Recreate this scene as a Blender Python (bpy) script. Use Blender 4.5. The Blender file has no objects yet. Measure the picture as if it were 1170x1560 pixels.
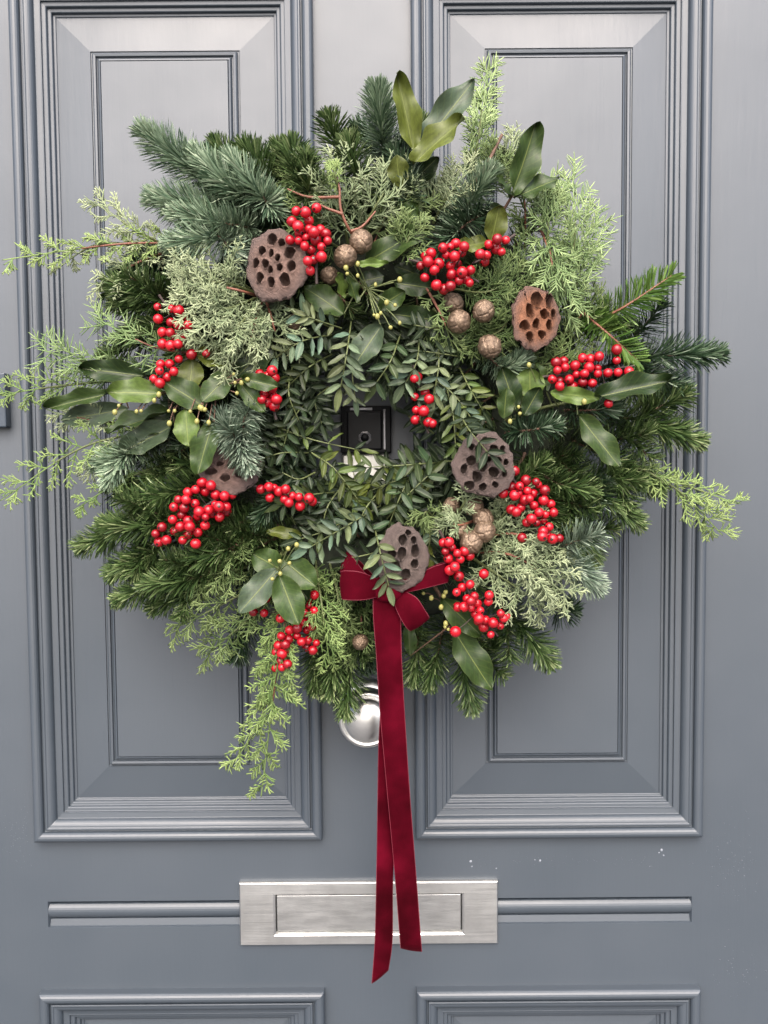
import bpy, bmesh, math, random
import numpy as np
from mathutils import Vector, Matrix, noise
from mathutils.geometry import delaunay_2d_cdt

random.seed(7)
RNG = np.random.default_rng(11)
SC = bpy.context.scene
COL = SC.collection

# ------------------------------------------------------------------ camera
FPX = 1400.0                      # focal length in photo pixels (1170 x 1560)
DIST = 1.0                        # metres from lens to the face of the door
PITCH, ROLL = math.radians(3.4), -0.0080
CAMZ = 1.50
CAM = Vector((0.0, -DIST, CAMZ))
_f = Vector((0, math.cos(PITCH), -math.sin(PITCH)))
_r0 = Vector((1, 0, 0)); _u0 = Vector((0, math.sin(PITCH), math.cos(PITCH)))
_r = _r0 * math.cos(ROLL) + _u0 * math.sin(ROLL)
_u = _u0 * math.cos(ROLL) - _r0 * math.sin(ROLL)
cam_data = bpy.data.cameras.new('camera')
cam_data.sensor_fit = 'VERTICAL'; cam_data.sensor_height = 36.0
cam_data.lens = FPX / 1560.0 * 36.0
cam_data.clip_start = 0.02; cam_data.clip_end = 500
cam = bpy.data.objects.new('camera', cam_data); COL.objects.link(cam)
cam.matrix_world = Matrix((( _r.x, _u.x, -_f.x, CAM.x), (_r.y, _u.y, -_f.y, CAM.y),
                           ( _r.z, _u.z, -_f.z, CAM.z), (0, 0, 0, 1)))
SC.camera = cam

# ------------------------------------------------------------------ sky, sun, exposure
SUN_EL, SUN_AZ = math.radians(46), math.radians(180 + 3)
w = bpy.data.worlds.new('World'); SC.world = w; w.use_nodes = True
nt = w.node_tree; nt.nodes.clear()
sky = nt.nodes.new('ShaderNodeTexSky'); sky.sky_type = 'NISHITA'; sky.sun_disc = False
sky.sun_elevation = SUN_EL; sky.sun_rotation = SUN_AZ
sky.air_density = 0.7; sky.dust_density = 5.5; sky.ozone_density = 1.0
bg = nt.nodes.new('ShaderNodeBackground'); bg.inputs['Strength'].default_value = 0.15
wo = nt.nodes.new('ShaderNodeOutputWorld')
nt.links.new(sky.outputs[0], bg.inputs[0]); nt.links.new(bg.outputs[0], wo.inputs[0])
sun_data = bpy.data.lights.new('sun', 'SUN'); sun_data.energy = 0.95
sun_data.angle = math.radians(90); sun_data.color = (1.0, 0.985, 0.965)
sun = bpy.data.objects.new('sun', sun_data); COL.objects.link(sun)
_sd = Vector((math.sin(SUN_AZ) * math.cos(SUN_EL), math.cos(SUN_AZ) * math.cos(SUN_EL), math.sin(SUN_EL)))
sun.rotation_euler = _sd.to_track_quat('Z', 'Y').to_euler()
sun.location = _sd * 6
SC.view_settings.view_transform = 'Standard'; SC.view_settings.look = 'None'
SC.view_settings.gamma = 1.0; SC.view_settings.use_curve_mapping = False
SC.view_settings.exposure = 1.66
SC.render.engine = 'CYCLES'
SC.cycles.max_bounces = 6; SC.cycles.diffuse_bounces = 3; SC.cycles.glossy_bounces = 3
SC.cycles.use_denoising = True

# ------------------------------------------------------------------ helpers
def P(px, py, d=0.0):
    """the point d metres in front of the door face that stands on the line of sight of a photo pixel"""
    a = (px - 585.0) / FPX; b = -(py - 780.0) / FPX
    ray = _f + _r * a + _u * b
    t = (-d - CAM.y) / ray.y
    return CAM + ray * t

def M_PX(d):                       # metres per photo pixel at depth d
    return (DIST - d) / FPX

def new_obj(name, data, parent=None, mat=None):
    o = bpy.data.objects.new(name, data); COL.objects.link(o)
    if parent is not None:
        o.parent = parent
        if parent.type == 'EMPTY':
            o.matrix_parent_inverse = Matrix.Translation(-Vector(parent.location))
    if mat is not None and data is not None and not data.materials:
        data.materials.append(mat)
    return o

def mesh_np(name, V, Flist, smooth=True, tint=None, uv=None):
    V = np.asarray(V, dtype=np.float32)
    Flist = [np.asarray(f, dtype=np.int32) for f in Flist if len(f)]
    me = bpy.data.meshes.new(name)
    me.vertices.add(len(V)); me.vertices.foreach_set('co', V.ravel())
    loops = np.concatenate([f.ravel() for f in Flist])
    sizes = np.concatenate([np.full(len(f), f.shape[1], np.int32) for f in Flist])
    starts = np.concatenate([[0], np.cumsum(sizes)[:-1]]).astype(np.int32)
    me.loops.add(len(loops)); me.loops.foreach_set('vertex_index', loops)
    me.polygons.add(len(sizes)); me.polygons.foreach_set('loop_start', starts)
    me.update(calc_edges=True)
    me.polygons.foreach_set('use_smooth', np.full(len(sizes), smooth, bool))
    if tint is not None:
        at = me.attributes.new('tint', 'FLOAT', 'POINT')
        at.data.foreach_set('value', np.asarray(tint, np.float32))
    if uv is not None:
        ul = me.uv_layers.new(name='uv')
        ul.data.foreach_set('uv', np.asarray(uv, np.float32)[loops].ravel())
    me.validate()
    return me

class MB:
    """collects vertices and faces of one mesh"""
    def __init__(s): s.v = []; s.f = []
    def add(s, vs, fs):
        b = len(s.v); s.v += [tuple(v) for v in vs]; s.f += [tuple(i + b for i in f) for f in fs]
    def box(s, x0, x1, y0, y1, z0, z1):
        vs = [(x, y, z) for x in (x0, x1) for y in (y0, y1) for z in (z0, z1)]
        s.add(vs, [(0, 1, 3, 2), (4, 6, 7, 5), (0, 4, 5, 1), (2, 3, 7, 6), (0, 2, 6, 4), (1, 5, 7, 3)])
    def mesh(s, name, smooth=False, bevel=0.0, seg=2):
        me = bpy.data.meshes.new(name); me.from_pydata(s.v, [], s.f)
        bm = bmesh.new(); bm.from_mesh(me)
        bmesh.ops.remove_doubles(bm, verts=bm.verts, dist=1e-6)
        bmesh.ops.recalc_face_normals(bm, faces=bm.faces)
        if bevel > 0:
            es = [e for e in bm.edges if len(e.link_faces) == 2 and e.calc_face_angle(0) > 0.5]
            bmesh.ops.bevel(bm, geom=es, offset=bevel, segments=seg, profile=0.5, affect='EDGES')
        bm.to_mesh(me); bm.free()
        for p in me.polygons: p.use_smooth = smooth
        return me

def lathe(name, prof, n=64, smooth=True):
    """prof: (radius, height) along +Z"""
    V = []; F = []
    for r, h in prof:
        for k in range(n):
            a = 2 * math.pi * k / n; V.append((r * math.cos(a), r * math.sin(a), h))
    for i in range(len(prof) - 1):
        for k in range(n):
            k2 = (k + 1) % n
            F.append((i * n + k, i * n + k2, (i + 1) * n + k2, (i + 1) * n + k))
    F.append(tuple(range((len(prof) - 1) * n, len(prof) * n)))
    me = bpy.data.meshes.new(name); me.from_pydata(V, [], F)
    for p in me.polygons: p.use_smooth = smooth
    return me

def rect_loft(name, x0, x1, z0, z1, prof, cap=True, smooth=False):
    """sweeps (inset, depth) profile points round a rectangle with mitred corners"""
    V = []; F = []
    for u, d in prof:
        V += [(x0 + u, -d, z0 + u), (x1 - u, -d, z0 + u), (x1 - u, -d, z1 - u), (x0 + u, -d, z1 - u)]
    for i in range(len(prof) - 1):
        for k in range(4):
            k2 = (k + 1) % 4
            F.append((i * 4 + k, i * 4 + k2, i * 4 + 4 + k2, i * 4 + 4 + k))
    if cap:
        b = (len(prof) - 1) * 4; F.append((b, b + 1, b + 2, b + 3))
    me = bpy.data.meshes.new(name); me.from_pydata(V, [], F)
    for p in me.polygons: p.use_smooth = smooth
    return me

def catmull(pts, n):
    pts = [Vector(p) for p in pts]
    ext = [pts[0] * 2 - pts[1]] + pts + [pts[-1] * 2 - pts[-2]]
    out = []; m = len(pts) - 1
    for i in range(n + 1):
        t = i / n * m; k = min(int(t), m - 1); t -= k
        a, b, c, d = ext[k:k + 4]
        out.append(0.5 * ((2 * b) + (c - a) * t + (2 * a - 5 * b + 4 * c - d) * t * t + (3 * b - a - 3 * c + d) * t ** 3))
    return out

def tube_arrays(paths, nseg=5):
    """paths: list of (points, r0, r1) -> verts, quads"""
    V = []; F = []
    for pts, r0, r1 in paths:
        b = len(V); n = len(pts)
        for i, p in enumerate(pts):
            t = (pts[min(i + 1, n - 1)] - pts[max(i - 1, 0)])
            t = t.normalized() if t.length > 1e-9 else Vector((0, 0, 1))
            s = t.cross(Vector((0.13, -1, 0.21))); s.normalize(); q = s.cross(t)
            r = r0 + (r1 - r0) * i / max(1, n - 1)
            for k in range(nseg):
                a = 2 * math.pi * k / nseg
                V.append(p + s * (r * math.cos(a)) + q * (r * math.sin(a)))
        for i in range(n - 1):
            for k in range(nseg):
                k2 = (k + 1) % nseg
                F.append((b + i * nseg + k, b + i * nseg + k2, b + (i + 1) * nseg + k2, b + (i + 1) * nseg + k))
    return [tuple(v) for v in V], F

def tube_mesh(name, paths, nseg=5):
    V, F = tube_arrays(paths, nseg)
    return mesh_np(name, V, [F])

# ------------------------------------------------------------------ materials
def mat_new(name):
    m = bpy.data.materials.new(name); m.use_nodes = True
    t = m.node_tree; b = t.nodes['Principled BSDF']
    return m, t, b
def N(t, kind, **kw):
    n = t.nodes.new(kind)
    for k, v in kw.items(): setattr(n, k, v)
    return n
def ramp(t, stops, interp='LINEAR'):
    r = N(t, 'ShaderNodeValToRGB'); r.color_ramp.interpolation = interp
    el = r.color_ramp.elements
    while len(el) < len(stops): el.new(0.5)
    for e, (p, c) in zip(el, stops): e.position = p; e.color = (*c, 1)
    return r
def noise_node(t, scale, detail=4, rough=0.55, coord='Object', vec=None):
    n = N(t, 'ShaderNodeTexNoise'); n.inputs['Scale'].default_value = scale
    n.inputs['Detail'].default_value = detail; n.inputs['Roughness'].default_value = rough
    if vec is None:
        tc = N(t, 'ShaderNodeTexCoord'); t.links.new(tc.outputs[coord], n.inputs['Vector'])
    else: t.links.new(vec, n.inputs['Vector'])
    return n
def bump(t, b, fac, strength, dist):
    bn = N(t, 'ShaderNodeBump'); bn.inputs['Strength'].default_value = strength
    bn.inputs['Distance'].default_value = dist
    t.links.new(fac, bn.inputs['Height']); t.links.new(bn.outputs[0], b.inputs['Normal'])
    return bn

def m_paint():
    m, t, b = mat_new('slate_paint')
    n = noise_node(t, 3.0, 5); r = ramp(t, [(0.3, (0.030, 0.041, 0.053)), (0.7, (0.036, 0.047, 0.060))])
    t.links.new(n.outputs[0], r.inputs[0]); t.links.new(r.outputs[0], b.inputs['Base Color'])
    n2 = noise_node(t, 9.0, 6); r2 = ramp(t, [(0.3, (0.44,) * 3), (0.75, (0.54,) * 3)])
    t.links.new(n2.outputs[0], r2.inputs[0]); t.links.new(r2.outputs[0], b.inputs['Roughness'])
    b.inputs['Specular IOR Level'].default_value = 0.85
    # brush marks and slight orange peel
    tc = N(t, 'ShaderNodeTexCoord'); mp = N(t, 'ShaderNodeMapping'); mp.inputs['Scale'].default_value = (160, 160, 14)
    t.links.new(tc.outputs['Object'], mp.inputs['Vector'])
    n3 = noise_node(t, 1.0, 4, vec=mp.outputs[0])
    n4 = noise_node(t, 24.0, 4)
    mx = N(t, 'ShaderNodeMath', operation='ADD'); t.links.new(n3.outputs[0], mx.inputs[0]); t.links.new(n4.outputs[0], mx.inputs[1])
    bump(t, b, mx.outputs[0], 0.15, 0.0012)
    return m

def m_steel(name, col=(0.60, 0.605, 0.59), rough=(0.30, 0.46), streak=(4, 4, 260), blot=True):
    m, t, b = mat_new(name)
    b.inputs['Metallic'].default_value = 1.0
    n = noise_node(t, 28.0, 6, 0.65)
    r = ramp(t, [(0.32, tuple(c * 0.82 for c in col)), (0.6, col), (0.85, tuple(min(1, c * 1.12) for c in col))])
    t.links.new(n.outputs[0], r.inputs[0]); t.links.new(r.outputs[0], b.inputs['Base Color'])
    tc = N(t, 'ShaderNodeTexCoord'); mp = N(t, 'ShaderNodeMapping'); mp.inputs['Scale'].default_value = streak
    t.links.new(tc.outputs['Object'], mp.inputs['Vector'])
    n2 = noise_node(t, 3.0, 5, vec=mp.outputs[0])
    r2 = ramp(t, [(0.3, (rough[0],) * 3), (0.75, (rough[1],) * 3)])
    t.links.new(n2.outputs[0], r2.inputs[0]); t.links.new(r2.outputs[0], b.inputs['Roughness'])
    bump(t, b, n2.outputs[0], 0.06, 0.0006)
    return m

def m_plain(name, col, rough=0.5, metallic=0.0, spec=0.5, nscale=60.0, var=0.25, bmp=0.0):
    m, t, b = mat_new(name)
    n = noise_node(t, nscale, 4)
    r = ramp(t, [(0.3, tuple(c * (1 - var) for c in col)), (0.7, tuple(c * (1 + var) for c in col))])
    t.links.new(n.outputs[0], r.inputs[0]); t.links.new(r.outputs[0], b.inputs['Base Color'])
    b.inputs['Roughness'].default_value = rough; b.inputs['Metallic'].default_value = metallic
    b.inputs['Specular IOR Level'].default_value = spec
    if bmp: bump(t, b, n.outputs[0], bmp, 0.002)
    return m

def leaf_shader(m, t, b, col_out, rough, transl, tcol):
    """principled surface with some light let through the leaf"""
    t.links.new(col_out, b.inputs['Base Color']); b.inputs['Roughness'].default_value = rough; b.inputs['Specular IOR Level'].default_value = 0.28
    if transl > 0:
        tr = N(t, 'ShaderNodeBsdfTranslucent'); mx = N(t, 'ShaderNodeMixShader'); mx.inputs[0].default_value = transl
        t.links.new(col_out, tr.inputs['Color'])
        out = t.nodes['Material Output']
        t.links.new(b.outputs[0], mx.inputs[1]); t.links.new(tr.outputs[0], mx.inputs[2])
        t.links.new(mx.outputs[0], out.inputs['Surface'])

def m_tint(name, stops, rough=0.45, transl=0.12, spec=0.5):
    m, t, b = mat_new(name)
    a = N(t, 'ShaderNodeAttribute', attribute_name='tint')
    r = ramp(t, stops); t.links.new(a.outputs['Fac'], r.inputs[0])
    b.inputs['Specular IOR Level'].default_value = spec
    leaf_shader(m, t, b, r.outputs[0], rough, transl, None)
    return m

def m_leaf(name, vein=0.5, vein_col=(0.30, 0.36, 0.10), nveins=9, rough=0.33, transl=0.12, midw=0.035):
    """leaf with midrib and side veins; its colour comes from the object's own colour"""
    m, t, b = mat_new(name)
    oi = N(t, 'ShaderNodeObjectInfo')
    uv = N(t, 'ShaderNodeUVMap', uv_map='uv'); sep = N(t, 'ShaderNodeSeparateXYZ')
    t.links.new(uv.outputs[0], sep.inputs[0])
    ab = N(t, 'ShaderNodeMath', operation='ABSOLUTE'); t.links.new(sep.outputs[0], ab.inputs[0])
    # midrib
    mr = N(t, 'ShaderNodeMapRange'); mr.inputs['From Min'].default_value = midw; mr.inputs['From Max'].default_value = midw * 2.4
    mr.inputs['To Min'].default_value = 1.0; mr.inputs['To Max'].default_value = 0.0
    t.links.new(ab.outputs[0], mr.inputs['Value'])
    # side veins
    a1 = N(t, 'ShaderNodeMath', operation='MULTIPLY_ADD'); a1.inputs[1].default_value = -0.22
    t.links.new(ab.outputs[0], a1.inputs[0]); t.links.new(sep.outputs[1], a1.inputs[2])
    s1 = N(t, 'ShaderNodeMath', operation='MULTIPLY'); s1.inputs[1].default_value = nveins * 2 * math.pi
    t.links.new(a1.outputs[0], s1.inputs[0])
    s2 = N(t, 'ShaderNodeMath', operation='SINE'); t.links.new(s1.outputs[0], s2.inputs[0])
    s3 = N(t, 'ShaderNodeMapRange'); s3.inputs['From Min'].default_value = 0.86; s3.inputs['From Max'].default_value = 1.0
    s3.inputs['To Max'].default_value = 0.34 * vein
    t.links.new(s2.outputs[0], s3.inputs['Value'])
    mx = N(t, 'ShaderNodeMath', operation='MAXIMUM'); t.links.new(mr.outputs[0], mx.inputs[0]); t.links.new(s3.outputs[0], mx.inputs[1])
    vf = N(t, 'ShaderNodeMath', operation='MULTIPLY'); vf.inputs[1].default_value = vein; t.links.new(mx.outputs[0], vf.inputs[0])
    # blotches
    n = noise_node(t, 9.0, 7, 0.65); r = ramp(t, [(0.27, (1.9, 1.15, 0.9)), (0.31, (0.62,) * 3), (0.5, (0.95,) * 3), (0.74, (1.35,) * 3)])
    t.links.new(n.outputs[0], r.inputs[0])
    cm = N(t, 'ShaderNodeMix', data_type='RGBA', blend_type='MULTIPLY'); cm.inputs[0].default_value = 1.0
    t.links.new(oi.outputs['Color'], cm.inputs[6]); t.links.new(r.outputs[0], cm.inputs[7])
    c2 = N(t, 'ShaderNodeMix', data_type='RGBA'); t.links.new(vf.outputs[0], c2.inputs[0])
    t.links.new(cm.outputs[2], c2.inputs[6]); c2.inputs[7].default_value = (*vein_col, 1)
    # pale thin margin
    em = N(t, 'ShaderNodeMapRange'); em.inputs['From Min'].default_value = 0.93; em.inputs['From Max'].default_value = 1.0
    em.inputs['To Max'].default_value = 0.30 * vein; t.links.new(ab.outputs[0], em.inputs['Value'])
    c3 = N(t, 'ShaderNodeMix', data_type='RGBA'); t.links.new(em.outputs[0], c3.inputs[0])
    t.links.new(c2.outputs[2], c3.inputs[6]); c3.inputs[7].default_value = (*vein_col, 1)
    leaf_shader(m, t, b, c3.outputs[2], rough, transl, None)
    bump(t, b, mx.outputs[0], 0.25, 0.0006)
    return m

def m_berry():
    m, t, b = mat_new('red_berry_skin')
    oi = N(t, 'ShaderNodeObjectInfo'); r = ramp(t, [(0.0, (0.16, 0.0012, 0.005)), (0.3, (0.29, 0.0026, 0.009)), (1.0, (0.39, 0.006, 0.014))])
    t.links.new(oi.outputs['Random'], r.inputs[0])
    tc = N(t, 'ShaderNodeTexCoord'); sep = N(t, 'ShaderNodeSeparateXYZ'); t.links.new(tc.outputs['Object'], sep.inputs[0])
    mr = N(t, 'ShaderNodeMapRange'); mr.inputs['From Min'].default_value = 0.940; mr.inputs['From Max'].default_value = 0.965
    t.links.new(sep.outputs[2], mr.inputs['Value'])
    mx = N(t, 'ShaderNodeMix', data_type='RGBA'); t.links.new(mr.outputs[0], mx.inputs[0]); t.links.new(r.outputs[0], mx.inputs[6])
    mx.inputs[7].default_value = (0.03, 0.008, 0.006, 1)
    t.links.new(mx.outputs[2], b.inputs['Base Color'])
    b.inputs['Roughness'].default_value = 0.27
    b.inputs['Subsurface Weight'].default_value = 0.12; b.inputs['Subsurface Radius'].default_value = (1, 0.2, 0.1)
    b.inputs['Subsurface Scale'].default_value = 0.002
    n = noise_node(t, 9.0, 3); bump(t, b, n.outputs[0], 0.06, 0.05)
    return m

def m_pod():
    m, t, b = mat_new('dried_pod')
    oi = N(t, 'ShaderNodeObjectInfo')
    n = noise_node(t, 4.0, 8, 0.7); r = ramp(t, [(0.25, (0.45,) * 3), (0.5, (0.95,) * 3), (0.8, (1.7,) * 3)])
    t.links.new(n.outputs[0], r.inputs[0])
    cm = N(t, 'ShaderNodeMix', data_type='RGBA', blend_type='MULTIPLY'); cm.inputs[0].default_value = 1.0
    t.links.new(oi.outputs['Color'], cm.inputs[6]); t.links.new(r.outputs[0], cm.inputs[7])
    tc = N(t, 'ShaderNodeTexCoord'); ln = N(t, 'ShaderNodeVectorMath', operation='LENGTH'); t.links.new(tc.outputs['Object'], ln.inputs[0])
    er = N(t, 'ShaderNodeMapRange'); er.inputs['From Min'].default_value = 0.66; er.inputs['From Max'].default_value = 0.98; er.inputs['To Max'].default_value = 0.7
    n9 = noise_node(t, 5.0, 5); ad = N(t, 'ShaderNodeMath', operation='MULTIPLY_ADD'); ad.inputs[1].default_value = 0.35
    t.links.new(n9.outputs[0], ad.inputs[0]); t.links.new(ln.outputs['Value'], ad.inputs[2]); sb = N(t, 'ShaderNodeMath', operation='SUBTRACT'); sb.inputs[1].default_value = 0.17
    t.links.new(ad.outputs[0], sb.inputs[0]); t.links.new(sb.outputs[0], er.inputs['Value'])
    gm = N(t, 'ShaderNodeMix', data_type='RGBA'); t.links.new(er.outputs[0], gm.inputs[0]); t.links.new(cm.outputs[2], gm.inputs[6]); gm.inputs[7].default_value = (0.112, 0.082, 0.073, 1)
    t.links.new(gm.outputs[2], b.inputs['Base Color']); b.inputs['Roughness'].default_value = 0.72
    b.inputs['Specular IOR Level'].default_value = 0.3
    n2 = noise_node(t, 16.0, 8, 0.75); bump(t, b, n2.outputs[0], 0.6, 0.08)
    return m

def m_cone():
    m, t, b = mat_new('bronzed_cone')
    n = noise_node(t, 3.2, 6, 0.65)
    r = ramp(t, [(0.28, (0.065, 0.042, 0.028)), (0.55, (0.185, 0.128, 0.085)), (0.8, (0.36, 0.28, 0.195))])
    t.links.new(n.outputs[0], r.inputs[0]); t.links.new(r.outputs[0], b.inputs['Base Color'])
    b.inputs['Metallic'].default_value = 0.5; b.inputs['Roughness'].default_value = 0.38
    n2 = noise_node(t, 14.0, 5); bump(t, b, n2.outputs[0], 0.25, 0.05)
    return m

def m_velvet():
    m, t, b = mat_new('burgundy_velvet')
    n = noise_node(t, 16.0, 3); r = ramp(t, [(0.34, (0.022, 0.0002, 0.0018)), (0.5, (0.046, 0.0007, 0.0044)), (0.66, (0.082, 0.0016, 0.0085))])
    t.links.new(n.outputs[0], r.inputs[0]); t.links.new(r.outputs[0], b.inputs['Base Color'])
    b.inputs['Roughness'].default_value = 0.85; b.inputs['Specular IOR Level'].default_value = 0.03
    b.inputs['Sheen Weight'].default_value = 0.10; b.inputs['Sheen Roughness'].default_value = 0.35
    b.inputs['Sheen Tint'].default_value = (0.9, 0.12, 0.2, 1)
    n2 = noise_node(t, 900.0, 2); bump(t, b, n2.outputs[0], 0.25, 0.0006)
    return m

MAT = dict(
    paint=m_paint(), steel=m_steel('satin_steel'), steel_knob=m_steel('knob_steel', (0.72, 0.72, 0.70), (0.30, 0.38), (30, 30, 30)),
    flap=m_steel('worn_flap_steel', (0.40, 0.405, 0.40), (0.42, 0.58), (10, 10, 90)),
    black=m_plain('black_enamel', (0.002, 0.0024, 0.0035), 0.4, spec=0.12), glass=m_plain('smoked_glass', (0.003, 0.0036, 0.005), 0.35, spec=0.15),
    white=m_plain('ivory_plastic', (0.78, 0.76, 0.68), 0.35, var=0.04), ring=m_plain('grey_bezel', (0.20, 0.20, 0.21), 0.35, 0.5),
    polished=m_plain('polished_plate', (0.36, 0.36, 0.335), 0.50, 1.0, var=0.05),
    brass=m_plain('aged_brass', (0.35, 0.22, 0.08), 0.35, 0.9), chip=m_plain('bare_filler', (0.72, 0.66, 0.56), 0.8),
    chipw=m_plain('pale_chip', (0.20, 0.22, 0.25), 0.6), lock=m_plain('navy_casing', (0.030, 0.042, 0.058), 0.35, var=0.1),
    bark=m_plain('brown_bark', (0.10, 0.055, 0.035), 0.75, nscale=300, bmp=0.3), dark_twig=m_plain('dark_twig', (0.035, 0.022, 0.018), 0.7, nscale=300),
    red_twig=m_plain('reddish_twig', (0.15, 0.055, 0.032), 0.6, nscale=300), green_twig=m_plain('green_twig', (0.085, 0.105, 0.035), 0.6, nscale=300),
    bud=m_plain('yellow_bud', (0.24, 0.23, 0.065), 0.5, nscale=400), moss=m_plain('dark_moss', (0.012, 0.017, 0.008), 0.95, nscale=90, var=0.6, bmp=0.8),
    noble=m_tint('noble_fir_needle', [(0.0, (0.045, 0.085, 0.046)), (0.4, (0.135, 0.195, 0.120)), (0.75, (0.240, 0.315, 0.205)), (1.0, (0.36, 0.43, 0.30))], 0.48, 0.06),
    nord=m_tint('dark_fir_needle', [(0.0, (0.012, 0.026, 0.008)), (0.45, (0.046, 0.082, 0.024)), (0.8, (0.105, 0.152, 0.055)), (1.0, (0.21, 0.255, 0.12))], 0.36, 0.05),
    blue=m_tint('blue_fir_needle', [(0.0, (0.009, 0.022, 0.011)), (0.45, (0.030, 0.058, 0.028)), (0.8, (0.072, 0.112, 0.062)), (1.0, (0.19, 0.24, 0.17))], 0.36, 0.05),
    pale=m_tint('silver_fir_needle', [(0.0, (0.050, 0.080, 0.050)), (0.4, (0.130, 0.180, 0.125)), (0.75, (0.24, 0.30, 0.22)), (1.0, (0.36, 0.42, 0.32))], 0.5, 0.06),
    bright=m_tint('fresh_fir_needle', [(0.0, (0.040, 0.090, 0.016)), (0.6, (0.090, 0.165, 0.034)), (1.0, (0.17, 0.25, 0.07))], 0.4, 0.2),
    silver=m_tint('silver_cypress', [(0.0, (0.058, 0.088, 0.042)), (0.5, (0.16, 0.205, 0.105)), (1.0, (0.33, 0.375, 0.22))], 0.55),
    lime=m_tint('lime_cypress', [(0.0, (0.045, 0.090, 0.024)), (0.5, (0.115, 0.185, 0.055)), (1.0, (0.26, 0.34, 0.12))], 0.5, 0.18),
    mint=m_tint('mint_juniper', [(0.0, (0.035, 0.070, 0.022)), (0.5, (0.130, 0.200, 0.075)), (1.0, (0.33, 0.42, 0.19))], 0.5, 0.12),
    green=m_tint('green_cypress', [(0.0, (0.024, 0.050, 0.015)), (0.5, (0.065, 0.105, 0.032)), (1.0, (0.16, 0.21, 0.08))], 0.5),
    bay=m_leaf('bay_leaf', 0.5, (0.17, 0.20, 0.05), 9, 0.42, 0.06, 0.020), leaflet=m_leaf('pistacia_leaflet', 0.35, (0.16, 0.20, 0.10), 7, 0.48, 0.06, 0.05),
    berry=m_berry(), pod=m_pod(), cone=m_cone(), velvet=m_velvet(), pave=m_plain('paving', (0.11, 0.108, 0.105), 0.85, nscale=4, bmp=0.2),
    selvedge=m_plain('ribbon_edge', (0.115, 0.006, 0.018), 0.8),
)

# ------------------------------------------------------------------ ground
gb = MB(); gb.add([(-150, -150, 0), (150, -150, 0), (150, 150, 0), (-150, 150, 0)], [(0, 1, 2, 3)])  # unseen sheet added below the view so light bounces up
bounce_ground = new_obj('bounce_ground', gb.mesh('bounce_ground'), None, MAT['pave']); bounce_ground['kind'] = 'structure'
bounce_ground['label'] = 'grey paving added unseen below the picture to bounce light up'

# ------------------------------------------------------------------ the door
door = bpy.data.objects.new('door', None); COL.objects.link(door); door.location = (0, 0, 0.02)
door['label'] = 'slate grey panelled front door with moulded panels and steel fittings'; door['category'] = 'door'; door['kind'] = 'thing'
XL0, XL1 = P(57, 1277).x, P(492, 1275).x        # outer edges of the left panels' mouldings
XR0, XR1 = P(633, 1275).x, P(1066, 1273).x
ZB = P(580, 1274).z                              # foot of the upper mouldings
ZT = P(580, -48).z
ZLT = P(580, 1503).z                             # head of the lower mouldings
ZLB = 0.26
DX0, DX1 = XL0 - 0.135, XR1 + 0.135
DZ0, DZ1 = 0.02, ZT + 0.13
TH = 0.044

def slab(name, x0, x1, z0, z1):
    b = MB(); b.box(x0, x1, 0.0, TH, z0, z1)
    return new_obj(name, b.mesh(name), door, MAT['paint'])
slab('stile', DX0, XL0, DZ0, DZ1); slab('stile', XR1, DX1, DZ0, DZ1)
slab('muntin', XL1, XR0, ZB, ZT); slab('muntin', XL1, XR0, ZLB, ZLT)
slab('rail', XL0, XR1, ZT, DZ1); slab('rail', XL0, XR1, DZ0, ZLB)
# lock rail with its routed channel: a bead and a sloping fillet
cx0, cx1 = P(73, 1390).x, P(1054, 1387).x
cz1, cz0 = P(585, 1369.5).z, P(585, 1409).z
mpx = (cz1 - cz0) / 39.5
rb = MB()
def quad(x0, x1, z0, z1, d0=0.0, d1=0.0):
    rb.add([(x0, -d0, z0), (x1, -d0, z0), (x1, -d1, z1), (x0, -d1, z1)], [(0, 1, 2, 3)])
quad(XL0, XR1, cz1, ZB); quad(XL0, XR1, ZLT, cz0); quad(XL0, cx0, cz0, cz1); quad(cx1, XR1, cz0, cz1)
prof = [(0, 0), (0.5, -0.007), (4.5, -0.007)]
for k in range(13):
    a = math.pi * k / 12
    prof.append((4.8 + 11.5 * (1 - math.cos(a)), -0.0065 + 0.0062 * math.sin(a)))
prof += [(28.3, -0.0062), (29.0, -0.0042), (38.5, -0.0026), (39.5, 0.0)]
pv = []; pf = []
for u, d in prof:
    ins = -d * 0.45
    pv += [(cx0 + ins, -d, cz1 - u * mpx), (cx1 - ins, -d, cz1 - u * mpx)]
for i in range(len(prof) - 1): pf.append((2 * i, 2 * i + 1, 2 * i + 3, 2 * i + 2))
rb.add(pv, pf)
for sx, off in ((cx0, 0), (cx1, 1)):
    base = [(sx, 0.0, cz1 - u * mpx) for u, d in prof]
    inner = [pv[2 * i + off] for i in range(len(prof))]
    n = len(prof); rb.add(base + inner, [(i, i + 1, n + i + 1, n + i) for i in range(n - 1)])
rb.add([(XL0, TH, ZLT), (XR1, TH, ZLT), (XR1, TH, ZB), (XL0, TH, ZB)], [(0, 1, 2, 3)])
new_obj('rail', rb.mesh('rail'), door, MAT['paint'])

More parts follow.
